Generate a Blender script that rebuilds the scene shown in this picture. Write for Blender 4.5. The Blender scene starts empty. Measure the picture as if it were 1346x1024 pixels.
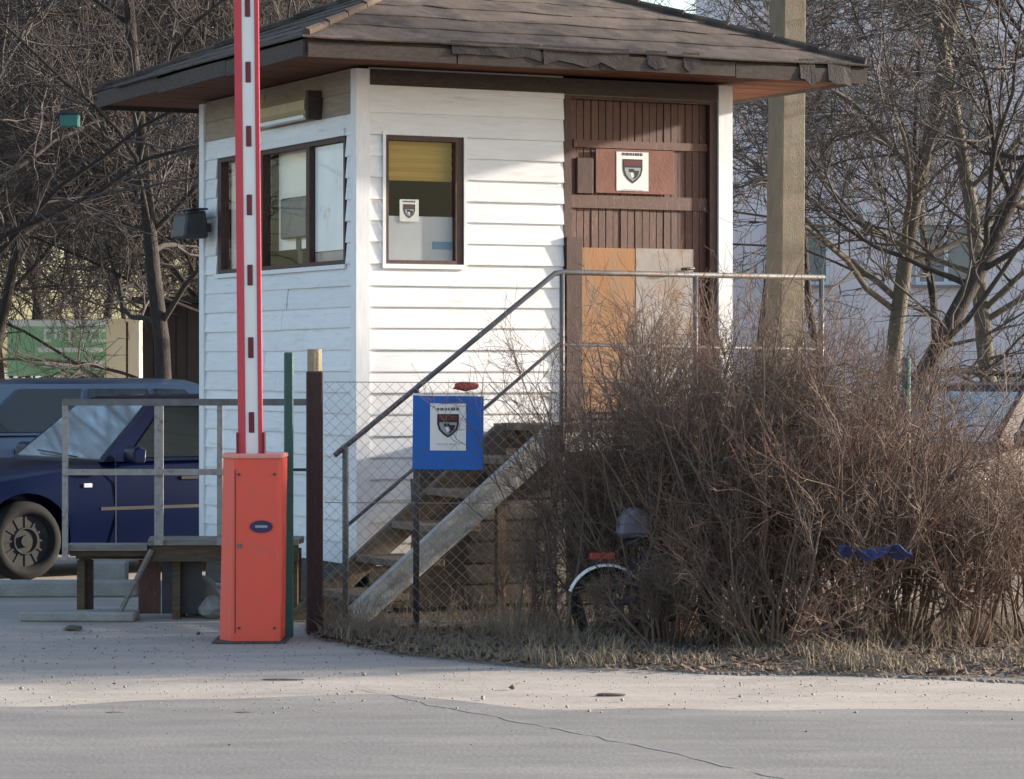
import bpy, bmesh, math, random
import numpy as np
from mathutils import Vector, Matrix

# ------------------------------------------------------------------ camera, sky, sun, exposure
scn = bpy.context.scene
COL = scn.collection
R = math.radians
F = 3850.0                                    # focal length in photo pixels (photo is 1346 wide)
CAMZ, HOR = 1.6, 480.0
cam_d = bpy.data.cameras.new('camera')
cam_d.sensor_width = 36.0
cam_d.lens = F / 1346 * 36
cam_d.shift_y = -32.0 / 1346
cam_d.clip_end = 3000
cam = bpy.data.objects.new('camera', cam_d)
cam.location = (0, 0, CAMZ)
cam.rotation_euler = (R(90), 0, 0)
COL.objects.link(cam)
scn.camera = cam

SUN_DIR = Vector((0.966, 0.245, 0.0)).normalized()
SUN_EL = R(14.0)
SUN = Vector((SUN_DIR.x * math.cos(SUN_EL), SUN_DIR.y * math.cos(SUN_EL), math.sin(SUN_EL)))
world = bpy.data.worlds.new('World')
scn.world = world
world.use_nodes = True
wn = world.node_tree
sky = wn.nodes.new('ShaderNodeTexSky')
sky.sky_type = 'NISHITA'
sky.sun_disc = False
sky.sun_elevation = SUN_EL
sky.sun_rotation = math.atan2(SUN_DIR.x, SUN_DIR.y)
sky.air_density = 1.0
sky.dust_density = 1.8
sky.ozone_density = 1.0
wn.links.new(sky.outputs[0], wn.nodes['Background'].inputs[0])
wn.nodes['Background'].inputs[1].default_value = 0.15
sun_d = bpy.data.lights.new('sun', 'SUN')
sun_d.energy = 5.0
sun_d.angle = R(1.4)
sun_d.color = (1.0, 0.89, 0.76)
sun = bpy.data.objects.new('sun', sun_d)
sun.rotation_euler = (-SUN).to_track_quat('-Z', 'Y').to_euler()
sun.location = (30, 0, 20)
COL.objects.link(sun)
scn.view_settings.view_transform = 'Standard'
scn.view_settings.look = 'None'
scn.view_settings.gamma = 1
scn.view_settings.use_curve_mapping = False
scn.view_settings.exposure = 1.3
scn.cycles.max_bounces = 6
scn.cycles.transparent_max_bounces = 12

rnd = random.Random(7)


def at(px, py, D):
    """world point that photo pixel (px, py) shows at distance D"""
    return Vector(((px - 673) / F * D, D, CAMZ + (HOR - py) / F * D))


# ------------------------------------------------------------------ materials
def mat(name, c1, c2=None, scale=6.0, rough=0.75, bump=0.0, bscale=40.0, stretch=(1, 1, 1), vary=0.0,
        metal=0.0, c3=None, c3_scale=2.0, c3_lo=0.55, c3_hi=0.7, spec=0.4, coat=0.0, detail=6.0):
    m = bpy.data.materials.new(name)
    m.use_nodes = True
    t = m.node_tree
    N, L = t.nodes, t.links
    b = N['Principled BSDF']
    b.inputs['Roughness'].default_value = rough
    b.inputs['Metallic'].default_value = metal
    b.inputs['Specular IOR Level'].default_value = spec
    b.inputs['Coat Weight'].default_value = coat
    b.inputs['Coat Roughness'].default_value = 0.08
    if c2 is None:
        c2 = tuple(v * 0.8 for v in c1)
    geo = N.new('ShaderNodeNewGeometry')
    mp = N.new('ShaderNodeMapping')
    mp.inputs['Scale'].default_value = stretch
    L.new(geo.outputs['Position'], mp.inputs[0])
    n1 = N.new('ShaderNodeTexNoise')
    n1.inputs['Scale'].default_value = scale
    n1.inputs['Detail'].default_value = detail
    n1.inputs['Roughness'].default_value = 0.62
    L.new(mp.outputs[0], n1.inputs['Vector'])
    rp = N.new('ShaderNodeValToRGB')
    rp.color_ramp.elements[0].position = 0.34
    rp.color_ramp.elements[1].position = 0.68
    rp.color_ramp.elements[0].color = (*c1, 1)
    rp.color_ramp.elements[1].color = (*c2, 1)
    L.new(n1.outputs[0], rp.inputs[0])
    colout = rp.outputs[0]
    if c3 is not None:
        n3 = N.new('ShaderNodeTexNoise')
        n3.inputs['Scale'].default_value = c3_scale
        n3.inputs['Detail'].default_value = 7
        n3.inputs['Roughness'].default_value = 0.65
        L.new(mp.outputs[0], n3.inputs['Vector'])
        r3 = N.new('ShaderNodeMapRange')
        r3.inputs[1].default_value = c3_lo
        r3.inputs[2].default_value = c3_hi
        L.new(n3.outputs[0], r3.inputs[0])
        mx = N.new('ShaderNodeMix')
        mx.data_type = 'RGBA'
        L.new(r3.outputs[0], mx.inputs[0])
        L.new(colout, mx.inputs[6])
        mx.inputs[7].default_value = (*c3, 1)
        colout = mx.outputs[2]
    if vary:
        oi = N.new('ShaderNodeObjectInfo')
        mr = N.new('ShaderNodeMapRange')
        mr.inputs[3].default_value = 1 - vary
        mr.inputs[4].default_value = 1 + vary
        L.new(oi.outputs['Random'], mr.inputs[0])
        hv = N.new('ShaderNodeHueSaturation')
        L.new(mr.outputs[0], hv.inputs['Value'])
        L.new(colout, hv.inputs['Color'])
        colout = hv.outputs[0]
    L.new(colout, b.inputs['Base Color'])
    if bump:
        n2 = N.new('ShaderNodeTexNoise')
        n2.inputs['Scale'].default_value = bscale
        n2.inputs['Detail'].default_value = 5
        L.new(mp.outputs[0], n2.inputs['Vector'])
        bp = N.new('ShaderNodeBump')
        bp.inputs['Strength'].default_value = bump
        bp.inputs['Distance'].default_value = 0.02
        L.new(n2.outputs[0], bp.inputs['Height'])
        L.new(bp.outputs[0], b.inputs['Normal'])
    return m


def glass_mat(name, tint=(1, 1, 1), refl=0.12, ior=1.5):
    m = bpy.data.materials.new(name)
    m.use_nodes = True
    t = m.node_tree
    N, L = t.nodes, t.links
    N.remove(N['Principled BSDF'])
    out = N['Material Output']
    tr = N.new('ShaderNodeBsdfTransparent')
    tr.inputs[0].default_value = (*tint, 1)
    gl = N.new('ShaderNodeBsdfGlossy')
    gl.inputs['Roughness'].default_value = 0.02
    fr = N.new('ShaderNodeFresnel')
    fr.inputs[0].default_value = ior
    ad = N.new('ShaderNodeMath')
    ad.operation = 'ADD'
    ad.use_clamp = True
    ad.inputs[1].default_value = refl
    L.new(fr.outputs[0], ad.inputs[0])
    geo = N.new('ShaderNodeNewGeometry')
    fb = N.new('ShaderNodeMath')
    fb.operation = 'SUBTRACT'
    fb.inputs[0].default_value = 1.0
    L.new(geo.outputs['Backfacing'], fb.inputs[1])
    mu = N.new('ShaderNodeMath')
    mu.operation = 'MULTIPLY'
    L.new(ad.outputs[0], mu.inputs[0])
    L.new(fb.outputs[0], mu.inputs[1])
    mx = N.new('ShaderNodeMixShader')
    L.new(mu.outputs[0], mx.inputs[0])
    L.new(tr.outputs[0], mx.inputs[1])
    L.new(gl.outputs[0], mx.inputs[2])
    L.new(mx.outputs[0], out.inputs[0])
    return m


M = {}
M['white'] = mat('white_painted_wood', (0.80, 0.80, 0.82), (0.72, 0.72, 0.74), 5, 0.55, 0.15, 60, (1, 1, 8), vary=0.05,
                 c3=(0.46, 0.42, 0.37), c3_scale=3.4, c3_lo=0.57, c3_hi=0.86)
M['white_trim'] = mat('white_trim_paint', (0.80, 0.80, 0.81), (0.70, 0.70, 0.72), 8, 0.55, 0.1, 50, (6, 6, 1))
M['eave_shade_beige'] = mat('beige_painted_eave_shade', (0.36, 0.29, 0.23), (0.27, 0.215, 0.17), 6, 0.8, 0.3, 60, (1, 1, 6), vary=0.15)  # beige tone paints in the shade under the deep eave
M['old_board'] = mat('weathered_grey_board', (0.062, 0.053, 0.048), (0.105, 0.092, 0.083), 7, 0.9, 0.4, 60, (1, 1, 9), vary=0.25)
M['inner'] = mat('interior_wall_paint', (0.30, 0.26, 0.21), (0.26, 0.23, 0.18), 3, 0.8)
M['brown_paint'] = mat('brown_painted_wood', (0.080, 0.032, 0.025), (0.118, 0.052, 0.039), 14, 0.6, 0.25, 60, (6, 6, 1), vary=0.18,
                       c3=(0.24, 0.15, 0.11), c3_scale=9, c3_lo=0.58, c3_hi=0.75)
M['brown_dark'] = mat('dark_brown_frame', (0.050, 0.024, 0.020), (0.085, 0.042, 0.034), 12, 0.6, 0.2, 60, (5, 5, 1))
M['red_brown'] = mat('red_brown_board', (0.17, 0.060, 0.042), (0.23, 0.10, 0.072), 7, 0.6, 0.1, 60)
M['plywood'] = mat('stained_plywood', (0.36, 0.17, 0.065), (0.25, 0.15, 0.085), 4, 0.6, 0.1, 60, (1, 1, .4),
                   c3=(0.26, 0.21, 0.17), c3_scale=4.5, c3_lo=0.46, c3_hi=0.66)
M['grey_panel'] = mat('grey_sheet_panel', (0.30, 0.27, 0.25), (0.38, 0.35, 0.33), 5, 0.55, 0.05, 60,
                      c3=(0.27, 0.155, 0.085), c3_scale=4, c3_lo=0.47, c3_hi=0.68)
M['soffit'] = mat('orange_brown_soffit', (0.15, 0.052, 0.022), (0.105, 0.038, 0.018), 6, 0.8, 0.2, 60, (1, 1, 1), vary=0.12)
M['fascia'] = mat('weathered_fascia', (0.050, 0.038, 0.034), (0.085, 0.066, 0.058), 12, 0.85, 0.4, 60, (2, 2, 6), vary=0.15)
M['felt'] = mat('bitumen_roof_felt', (0.068, 0.050, 0.042), (0.14, 0.105, 0.085), 4, 0.95, 0.5, 90, (1, 1, 1), vary=0.16,
                c3=(0.042, 0.034, 0.031), c3_scale=3.4, c3_lo=0.48, c3_hi=0.62)
M['felt_dark'] = mat('dark_roof_felt', (0.034, 0.029, 0.030), (0.055, 0.046, 0.045), 8, 0.85, 0.4, 80, vary=0.25)
M['blind'] = mat('mustard_roller_blind', (0.52, 0.33, 0.075), (0.46, 0.29, 0.065), 3, 0.8, 0, 1, (1, 1, 30))
M['frost'] = mat('frosted_window_film', (0.46, 0.47, 0.50), (0.52, 0.53, 0.56), 4, 0.35)
M['cream_reflection'] = mat('cream_pane_reflection', (0.88, 0.80, 0.66), (0.85, 0.79, 0.68), 3, 0.8)
M['pink_reflection'] = mat('pink_pane_reflection', (0.80, 0.64, 0.58), (0.76, 0.62, 0.56), 3, 0.8)
M['pale_reflection'] = mat('white_pane_reflection', (0.84, 0.85, 0.87), (0.74, 0.75, 0.77), 3, 0.4, c3=(0.50, 0.38, 0.32), c3_scale=4, c3_lo=0.58, c3_hi=0.75)  # pale reflection on the counter glass, put into the colour
M['film_blue'] = mat('blue_folder', (0.12, 0.26, 0.42), (0.10, 0.22, 0.38), 8, 0.5)
M['glass'] = glass_mat('window_glass', (0.95, 0.96, 0.96), 0.0, 1.38)
M['glass_bright'] = glass_mat('counter_window_glass', (1.0, 1.0, 1.0), 0.0, 1.2)
M['paper'] = mat('white_paper', (0.80, 0.78, 0.76), (0.75, 0.73, 0.72), 9, 0.7)
M['ink'] = mat('black_ink', (0.02, 0.02, 0.025), (0.03, 0.028, 0.03), 9, 0.6)
M['ink_red'] = mat('dark_red_ink', (0.12, 0.025, 0.025), (0.10, 0.02, 0.02), 9, 0.6)
M['ink_grey'] = mat('grey_ink', (0.30, 0.31, 0.34), (0.34, 0.35, 0.37), 9, 0.6)
M['ink_pale'] = mat('pale_grey_ink', (0.55, 0.53, 0.53), (0.50, 0.48, 0.48), 9, 0.6)
M['sign_blue'] = mat('blue_sign_paint', (0.008, 0.11, 0.44), (0.012, 0.125, 0.47), 4, 0.45, 0.05, 60, vary=0, c3=(0.03, 0.10, 0.24), c3_scale=6)
M['barrier_red'] = mat('coral_red_enamel', (0.82, 0.095, 0.062), (0.77, 0.10, 0.068), 3, 0.42, 0.03, 50,
                       c3=(0.60, 0.12, 0.085), c3_scale=12, c3_lo=0.58, c3_hi=0.72)
M['barrier_pink'] = mat('faded_coral_lid', (0.80, 0.30, 0.25), (0.72, 0.26, 0.22), 4, 0.5)
M['arm_white'] = mat('barrier_arm_white', (0.84, 0.83, 0.82), (0.80, 0.78, 0.77), 6, 0.4)
M['arm_red'] = mat('barrier_arm_red', (0.58, 0.06, 0.085), (0.52, 0.06, 0.08), 7, 0.4)
M['reflector'] = mat('dark_red_reflector', (0.16, 0.012, 0.03), (0.12, 0.012, 0.03), 20, 0.3)
M['badge'] = mat('navy_badge', (0.035, 0.02, 0.08), (0.045, 0.03, 0.09), 20, 0.3)
M['steel'] = mat('grey_rail_steel', (0.17, 0.17, 0.18), (0.12, 0.115, 0.115), 14, 0.55, 0.1, 60, metal=0.3, c3=(0.16, 0.09, 0.06), c3_scale=9)
M['steel_dark'] = mat('dark_rail_steel', (0.055, 0.055, 0.058), (0.085, 0.08, 0.078), 14, 0.55, 0.1, 60, metal=0.3)
M['wire'] = mat('galvanised_wire', (0.34, 0.33, 0.33), (0.24, 0.23, 0.225), 14, 0.5, metal=0.4)
M['rail_wood'] = mat('pale_rail_wood', (0.40, 0.37, 0.355), (0.29, 0.27, 0.255), 10, 0.85, 0.4, 70, (3, 3, 3), c3=(0.19, 0.15, 0.12), c3_scale=8)
M['grey_wood'] = mat('silvered_wood', (0.26, 0.24, 0.22), (0.17, 0.155, 0.14), 10, 0.9, 0.4, 70, (1, 1, 7), vary=0.15)
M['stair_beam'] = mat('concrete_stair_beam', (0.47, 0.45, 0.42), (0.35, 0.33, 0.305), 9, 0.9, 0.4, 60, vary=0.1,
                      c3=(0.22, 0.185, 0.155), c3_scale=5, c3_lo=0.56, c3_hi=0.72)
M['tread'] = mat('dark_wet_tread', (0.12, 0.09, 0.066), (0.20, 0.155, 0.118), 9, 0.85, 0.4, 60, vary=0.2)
M['deck_side'] = mat('brown_deck_beam', (0.072, 0.050, 0.033), (0.13, 0.092, 0.06), 8, 0.85, 0.3, 60, (1, 1, 6), vary=0.15)
M['post_brown'] = mat('tarred_post', (0.040, 0.020, 0.020), (0.060, 0.032, 0.03), 10, 0.75, 0.4, 50, (4, 4, 1))
M['post_tip'] = mat('bare_wood_tip', (0.36, 0.30, 0.20), (0.26, 0.21, 0.15), 12, 0.85, 0.3, 60)
M['post_green'] = mat('green_post_paint', (0.025, 0.105, 0.085), (0.03, 0.085, 0.075), 10, 0.5, 0.1, 50)
M['concrete'] = mat('grey_concrete', (0.33, 0.32, 0.30), (0.25, 0.24, 0.225), 7, 0.9, 0.5, 50, vary=0.12)
M['pole'] = mat('concrete_pole', (0.155, 0.13, 0.10), (0.11, 0.095, 0.072), 5, 0.9, 0.4, 50, (3, 3, 1), c3=(0.13, 0.13, 0.09), c3_scale=3)
M['bark'] = mat('dark_bark', (0.030, 0.026, 0.0255), (0.055, 0.047, 0.045), 14, 0.95, 0.8, 30, (3, 3, 1), vary=0.2)
M['bark_pale'] = mat('grey_green_bark', (0.085, 0.078, 0.06), (0.13, 0.115, 0.095), 10, 0.95, 0.8, 30, (3, 3, 1), vary=0.15)
M['twig'] = mat('brown_twig', (0.058, 0.050, 0.049), (0.092, 0.080, 0.078), 3, 0.9, vary=0.25)
M['twig_bush'] = mat('red_brown_shrub_twig', (0.115, 0.080, 0.066), (0.185, 0.138, 0.112), 4, 0.85, vary=0.2,
                     c3=(0.185, 0.098, 0.068), c3_scale=2.2, c3_lo=0.48, c3_hi=0.7)
M['leaf_dead'] = mat('dead_leaf', (0.12, 0.082, 0.06), (0.18, 0.125, 0.085), 5, 0.85)
M['conifer'] = mat('dark_conifer', (0.012, 0.022, 0.012), (0.025, 0.035, 0.018), 4, 0.9)
M['tyre'] = mat('tyre_rubber', (0.008, 0.0075, 0.0075), (0.014, 0.013, 0.0125), 12, 0.9)
M['hubcap'] = mat('dull_wheel_trim', (0.040, 0.039, 0.039), (0.026, 0.025, 0.025), 12, 0.5, metal=0.2)
M['black_plastic'] = mat('black_plastic', (0.02, 0.02, 0.022), (0.03, 0.03, 0.032), 12, 0.55)
M['navy'] = mat('navy_car_paint', (0.0012, 0.0055, 0.030), (0.0015, 0.006, 0.033), 2, 0.3, coat=0.25, spec=0.2)
M['steel_blue'] = mat('steel_blue_car_paint', (0.035, 0.065, 0.125), (0.032, 0.06, 0.12), 2, 0.35, coat=0.8)
M['maroon'] = mat('red_brown_car_paint', (0.035, 0.017, 0.014), (0.03, 0.015, 0.013), 2, 0.4, coat=0.2)
M['car_glass'] = mat('car_glass', (0.010, 0.014, 0.015), (0.012, 0.016, 0.017), 2, 0.05, spec=0.9)
M['windscreen'] = mat('windscreen_glass', (0.60, 0.68, 0.72), (0.62, 0.70, 0.74), 2, 0.07, spec=1.0, metal=0.7)
M['windscreen'].node_tree.nodes['Principled BSDF'].inputs['IOR'].default_value = 2.3
M['lamp_glass'] = mat('lamp_lens', (0.55, 0.56, 0.58), (0.6, 0.6, 0.62), 5, 0.2)
M['beige'] = mat('beige_lamp_housing', (0.42, 0.31, 0.17), (0.36, 0.27, 0.16), 6, 0.5)
M['dark_box'] = mat('dark_slate_metal', (0.030, 0.033, 0.042), (0.05, 0.05, 0.058), 9, 0.5)
M['monitor'] = mat('grey_monitor', (0.045, 0.05, 0.062), (0.06, 0.065, 0.078), 6, 0.4)
M['bike_blue'] = mat('blue_bicycle_paint', (0.02, 0.035, 0.10), (0.025, 0.04, 0.12), 6, 0.45)
M['chalk'] = mat('white_mudguard', (0.82, 0.81, 0.80), (0.74, 0.73, 0.72), 14, 0.5)
M['red_plastic'] = mat('red_plastic', (0.40, 0.04, 0.03), (0.32, 0.05, 0.035), 9, 0.5)
M['blue_plastic'] = mat('blue_plastic_tarp', (0.028, 0.045, 0.15), (0.05, 0.065, 0.18), 12, 0.5)
M['bag_grey'] = mat('grey_blue_bag', (0.12, 0.12, 0.17), (0.18, 0.18, 0.23), 14, 0.6)
M['teal'] = mat('teal_paint', (0.03, 0.17, 0.155), (0.04, 0.14, 0.13), 12, 0.5)
M['facade'] = mat('pale_grey_render', (0.66, 0.63, 0.68), (0.58, 0.56, 0.60), 0.7, 0.85, 0.1, 20, c3=(0.48, 0.46, 0.49), c3_scale=0.5)
M['facade_joint'] = mat('facade_plinth', (0.22, 0.21, 0.22), (0.18, 0.17, 0.18), 1.2, 0.85)
M['win_frame'] = mat('pale_blue_window_frame', (0.55, 0.62, 0.68), (0.5, 0.57, 0.63), 3, 0.5)
M['win_glass'] = mat('dull_window_glass', (0.16, 0.20, 0.23), (0.12, 0.15, 0.18), 0.6, 0.1, spec=0.8)
M['banner_green'] = mat('green_banner', (0.26, 0.52, 0.28), (0.32, 0.56, 0.33), 2, 0.6, c3=(0.52, 0.64, 0.48), c3_scale=3)
M['banner_white'] = mat('white_lettering', (0.80, 0.84, 0.82), (0.76, 0.8, 0.78), 3, 0.6)
M['cream'] = mat('cream_pillar', (0.82, 0.70, 0.50), (0.76, 0.66, 0.48), 2, 0.7)
M['shed'] = mat('dark_brown_shed', (0.050, 0.036, 0.032), (0.07, 0.05, 0.045), 5, 0.9, vary=0.15)


# ------------------------------------------------------------------ mesh helpers
class MB:
    def __init__(s):
        s.v, s.f = [], []

    def box(s, c, d, rot=None):
        i = len(s.v)
        for sx in (-.5, .5):
            for sy in (-.5, .5):
                for sz in (-.5, .5):
                    p = Vector((sx * d[0], sy * d[1], sz * d[2]))
                    if rot is not None:
                        p = rot @ p
                    s.v.append(p + Vector(c))
        for q in ((0, 1, 3, 2), (4, 6, 7, 5), (0, 4, 5, 1), (2, 3, 7, 6), (0, 2, 6, 4), (1, 5, 7, 3)):
            s.f.append(tuple(i + k for k in q))
        return s

    def bx(s, x0, x1, y0, y1, z0, z1):
        return s.box(((x0 + x1) / 2, (y0 + y1) / 2, (z0 + z1) / 2), (x1 - x0, y1 - y0, z1 - z0))

    def prism(s, poly, a, b, axis='y'):
        """closed polygon (2-D) extruded from a to b along an axis"""
        def P(p, t):
            return {'y': Vector((p[0], t, p[1])), 'x': Vector((t, p[0], p[1])), 'z': Vector((p[0], p[1], t))}[axis]
        i, n = len(s.v), len(poly)
        s.v += [P(p, a) for p in poly] + [P(p, b) for p in poly]
        s.f.append(tuple(range(i, i + n)))
        s.f.append(tuple(range(i + 2 * n - 1, i + n - 1, -1)))
        for k in range(n):
            j = (k + 1) % n
            s.f.append((i + k, i + n + k, i + n + j, i + j))
        return s

    def tube(s, pts, r, n=8, caps=True):
        pts = [Vector(p) for p in pts]
        rs = r if isinstance(r, (list, tuple)) else [r] * len(pts)
        i0 = len(s.v)
        prev = None
        for k, p in enumerate(pts):
            t = (pts[min(k + 1, len(pts) - 1)] - pts[max(k - 1, 0)]).normalized()
            if prev is None:
                a = t.orthogonal().normalized()
            else:
                a = (prev - t * prev.dot(t)).normalized()
            prev = a
            b = t.cross(a)
            for j in range(n):
                w = 2 * math.pi * j / n
                s.v.append(p + (a * math.cos(w) + b * math.sin(w)) * rs[k])
        for k in range(len(pts) - 1):
            for j in range(n):
                q = i0 + k * n
                s.f.append((q + j, q + (j + 1) % n, q + n + (j + 1) % n, q + n + j))
        if caps:
            s.f.append(tuple(i0 + j for j in range(n))[::-1])
            e = i0 + (len(pts) - 1) * n
            s.f.append(tuple(e + j for j in range(n)))
        return s

    def torus(s, c, rad, r, n=24, m=8, axis='y'):
        i0 = len(s.v)
        for k in range(n):
            a = 2 * math.pi * k / n
            for j in range(m):
                b = 2 * math.pi * j / m
                q = rad + r * math.cos(b)
                s.v.append(Vector(c) + Vector((q * math.cos(a), r * math.sin(b), q * math.sin(a))))
        for k in range(n):
            for j in range(m):
                s.f.append((i0 + k * m + j, i0 + k * m + (j + 1) % m, i0 + ((k + 1) % n) * m + (j + 1) % m, i0 + ((k + 1) % n) * m + j))
        return s

    def mesh(s, name='m', smooth=False, bevel=0.0):
        me = bpy.data.meshes.new(name)
        me.from_pydata([tuple(v) for v in s.v], [], s.f)
        bm = bmesh.new()
        bm.from_mesh(me)
        bmesh.ops.recalc_face_normals(bm, faces=bm.faces)
        if bevel:
            bmesh.ops.bevel(bm, geom=bm.edges[:], offset=bevel, segments=1, affect='EDGES', clamp_overlap=True)
        bm.to_mesh(me)
        bm.free()
        if smooth:
            me.polygons.foreach_set('use_smooth', [True] * len(me.polygons))
        return me


def link(name, me, m, parent=None, loc=(0, 0, 0), rot=(0, 0, 0), scale=(1, 1, 1)):
    o = bpy.data.objects.new(name, me)
    COL.objects.link(o)
    o.location, o.rotation_euler, o.scale = loc, rot, scale
    if parent is not None:
        o.parent = parent
    if me is not None and m is not None and not me.materials:
        me.materials.append(m)
    return o


def build(name, mb, m, parent=None, loc=(0, 0, 0), rot=(0, 0, 0), smooth=False, bevel=0.0):
    return link(name, mb.mesh(name, smooth, bevel), m, parent, loc, rot)


def tag(o, label=None, cat=None, group=None, kind=None):
    for k, v in (('label', label), ('category', cat), ('group', group), ('kind', kind)):
        if v:
            o[k] = v
    return o


def empty(name, loc, rz=0.0, label=None, cat=None, group=None):
    o = bpy.data.objects.new(name, None)
    COL.objects.link(o)
    o.location = loc
    o.rotation_euler = (0, 0, rz)
    o.empty_display_size = 0.2
    return tag(o, label, cat, group)


def raw_mesh(name, V, quads=None, tris=None, smooth=False):
    """fast mesh from numpy arrays"""
    me = bpy.data.meshes.new(name)
    V = np.asarray(V, dtype=np.float32)
    me.vertices.add(len(V))
    me.vertices.foreach_set('co', V.ravel())
    Fq = quads if quads is not None else tris
    k = Fq.shape[1]
    n = len(Fq)
    me.loops.add(n * k)
    me.loops.foreach_set('vertex_index', Fq.astype(np.int32).ravel())
    me.polygons.add(n)
    me.polygons.foreach_set('loop_start', np.arange(0, n * k, k, dtype=np.int32))
    me.polygons.foreach_set('loop_total', np.full(n, k, dtype=np.int32))
    if smooth:
        me.polygons.foreach_set('use_smooth', np.ones(n, dtype=bool))
    me.update(calc_edges=True)
    return me


# vectorised branch growth -----------------------------------------------------
def nrm(a):
    return a / np.maximum(np.linalg.norm(a, axis=-1, keepdims=True), 1e-9)


def grow(g, start, d, length, r0, r1, nseg, wob, lift):
    N = len(start)
    pts = np.zeros((N, nseg + 1, 3))
    pts[:, 0] = start
    d = nrm(np.asarray(d, float))
    step = (np.asarray(length, float) / nseg)[:, None]
    for k in range(nseg):
        d = nrm(d + g.normal(0, wob, (N, 3)) + np.array([0, 0, lift]))
        pts[:, k + 1] = pts[:, k] + d * step
    t = np.linspace(0, 1, nseg + 1)[None, :]
    rad = np.asarray(r0, float)[:, None] * (1 - t) + np.asarray(r1, float)[:, None] * t
    return pts, rad


def spawn(g, pts, rad, k, tmin, tmax, ang, ang_sd):
    """k children on each parent: start points, directions and the parent's radius there"""
    N, m, _ = pts.shape
    t = g.uniform(tmin, tmax, (N, k)) * (m - 1)
    i = np.clip(t.astype(int), 0, m - 2)
    f = (t - i)[..., None]
    rows = np.arange(N)[:, None]
    a, b = pts[rows, i], pts[rows, i + 1]
    p = a * (1 - f) + b * f
    tang = nrm(b - a)
    rr = rad[rows, i] * (1 - f[..., 0]) + rad[rows, i + 1] * f[..., 0]
    q = nrm(np.cross(tang, g.normal(0, 1, (N, k, 3))))
    th = g.normal(ang, ang_sd, (N, k))[..., None]
    d = tang * np.cos(th) + q * np.sin(th)
    return p.reshape(-1, 3), d.reshape(-1, 3), rr.ravel(), t.ravel() / (m - 1)


def tubes(groups):
    """groups of (pts, rad, sides) -> verts, quads"""
    Vs, Qs, off = [], [], 0
    for pts, rad, n in groups:
        N, m, _ = pts.shape
        d = nrm(pts[:, -1] - pts[:, 0])
        ref = np.where(np.abs(d[:, 2:3]) > 0.85, np.array([[1.0, 0, 0]]), np.array([[0, 0, 1.0]]))
        a = nrm(np.cross(d, ref))
        b = np.cross(d, a)
        w = 2 * np.pi * np.arange(n) / n
        ring = a[:, None, None, :] * np.cos(w)[None, None, :, None] + b[:, None, None, :] * np.sin(w)[None, None, :, None]
        V = pts[:, :, None, :] + ring * rad[:, :, None, None]
        base = (np.arange(N) * m * n)[:, None, None] + (np.arange(m - 1) * n)[None, :, None]
        j = np.arange(n)[None, None, :]
        j2 = (j + 1) % n
        Q = np.stack([base + j, base + j2, base + n + j2, base + n + j], -1).reshape(-1, 4) + off
        Vs.append(V.reshape(-1, 3))
        Qs.append(Q)
        off += N * m * n
    return np.concatenate(Vs), np.concatenate(Qs)


# ------------------------------------------------------------------ ground, verge, road
def noisy_edge_sheet(name, near, far, z, m, x0=-6, x1=6, n=160, amp=0.12, seed=1):
    """a strip of ground between two functions of x, with an irregular border"""
    g = random.Random(seed)
    ph = [(g.uniform(.6, 7), g.uniform(0, 6), g.uniform(.2, 1)) for _ in range(7)]

    def wob(x, s):
        return amp * sum(a * math.sin(f * x * s + p) / (1 + f * .35) for f, p, a in ph)
    mb = MB()
    for k in range(n + 1):
        x = x0 + (x1 - x0) * k / n
        a_ = near(x) + wob(x, 1.0) + g.gauss(0, amp * .08)
        b_ = far(x) + wob(x, 1.3)
        mb.v += [Vector((x, a_ - .05, .0006)), Vector((x, a_, z)), Vector((x, b_, z)), Vector((x, b_ + .05, .0006))]
    for k in range(n):
        for q in range(3):
            mb.f.append((4 * k + q, 4 * k + 4 + q, 4 * k + 5 + q, 4 * k + 1 + q))
    o = build(name, mb, m)
    o['kind'] = 'structure'
    return o


M['sand'] = mat('dusty_sand', (0.40, 0.355, 0.318), (0.30, 0.266, 0.238), 3.5, 0.95, 0.35, 45, (0.3, 1, 1), detail=12,
                c3=(0.25, 0.23, 0.22), c3_scale=2.2, c3_lo=0.55, c3_hi=0.75)
M['asphalt'] = mat('worn_dusty_asphalt', (0.205, 0.199, 0.194), (0.160, 0.155, 0.152), 5, 0.9, 0.35, 150, (0.3, 1, 1), detail=14,
                   c3=(0.285, 0.265, 0.25), c3_scale=1.5, c3_lo=0.50, c3_hi=0.75)
M['soil'] = mat('brown_leafy_soil', (0.165, 0.138, 0.12), (0.22, 0.185, 0.16), 6, 0.95, 0.8, 40, c3=(0.10, 0.085, 0.05), c3_scale=3)
mb = MB()
mb.v = [Vector(p) for p in ((-400, -40, 0), (400, -40, 0), (400, 900, 0), (-400, 900, 0))]
mb.f = [(0, 1, 2, 3)]
tag(build('ground', mb, M['sand']), kind='structure')


def interp(tab):
    def f(x):
        if x <= tab[0][0]:
            return tab[0][1]
        for (a, b), (c, d) in zip(tab, tab[1:]):
            if x <= c:
                return b + (d - b) * (x - a) / (c - a)
        return tab[-1][1]
    return f


noisy_edge_sheet('road', lambda x: -30, interp([(-6, 13.9), (-2.2, 13.75), (-0.6, 14.2), (0.1, 13.7), (1.2, 13.55), (3, 13.4), (6, 13.3)]), 0.005, M['asphalt'], -60, 60, 900, 0.10, 3)
soil_edge = interp([(-1.3, 17.6), (-1.05, 17.0), (-0.62, 16.15), (-0.1, 15.75), (0.25, 15.45), (1.2, 15.25), (2.6, 15.0), (8, 14.9)])
noisy_edge_sheet('soil_bed', soil_edge, lambda x: 24 if x > 0 else 19.5, 0.009, M['soil'], -1.25, 9, 900, 0.17, 5)
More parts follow.
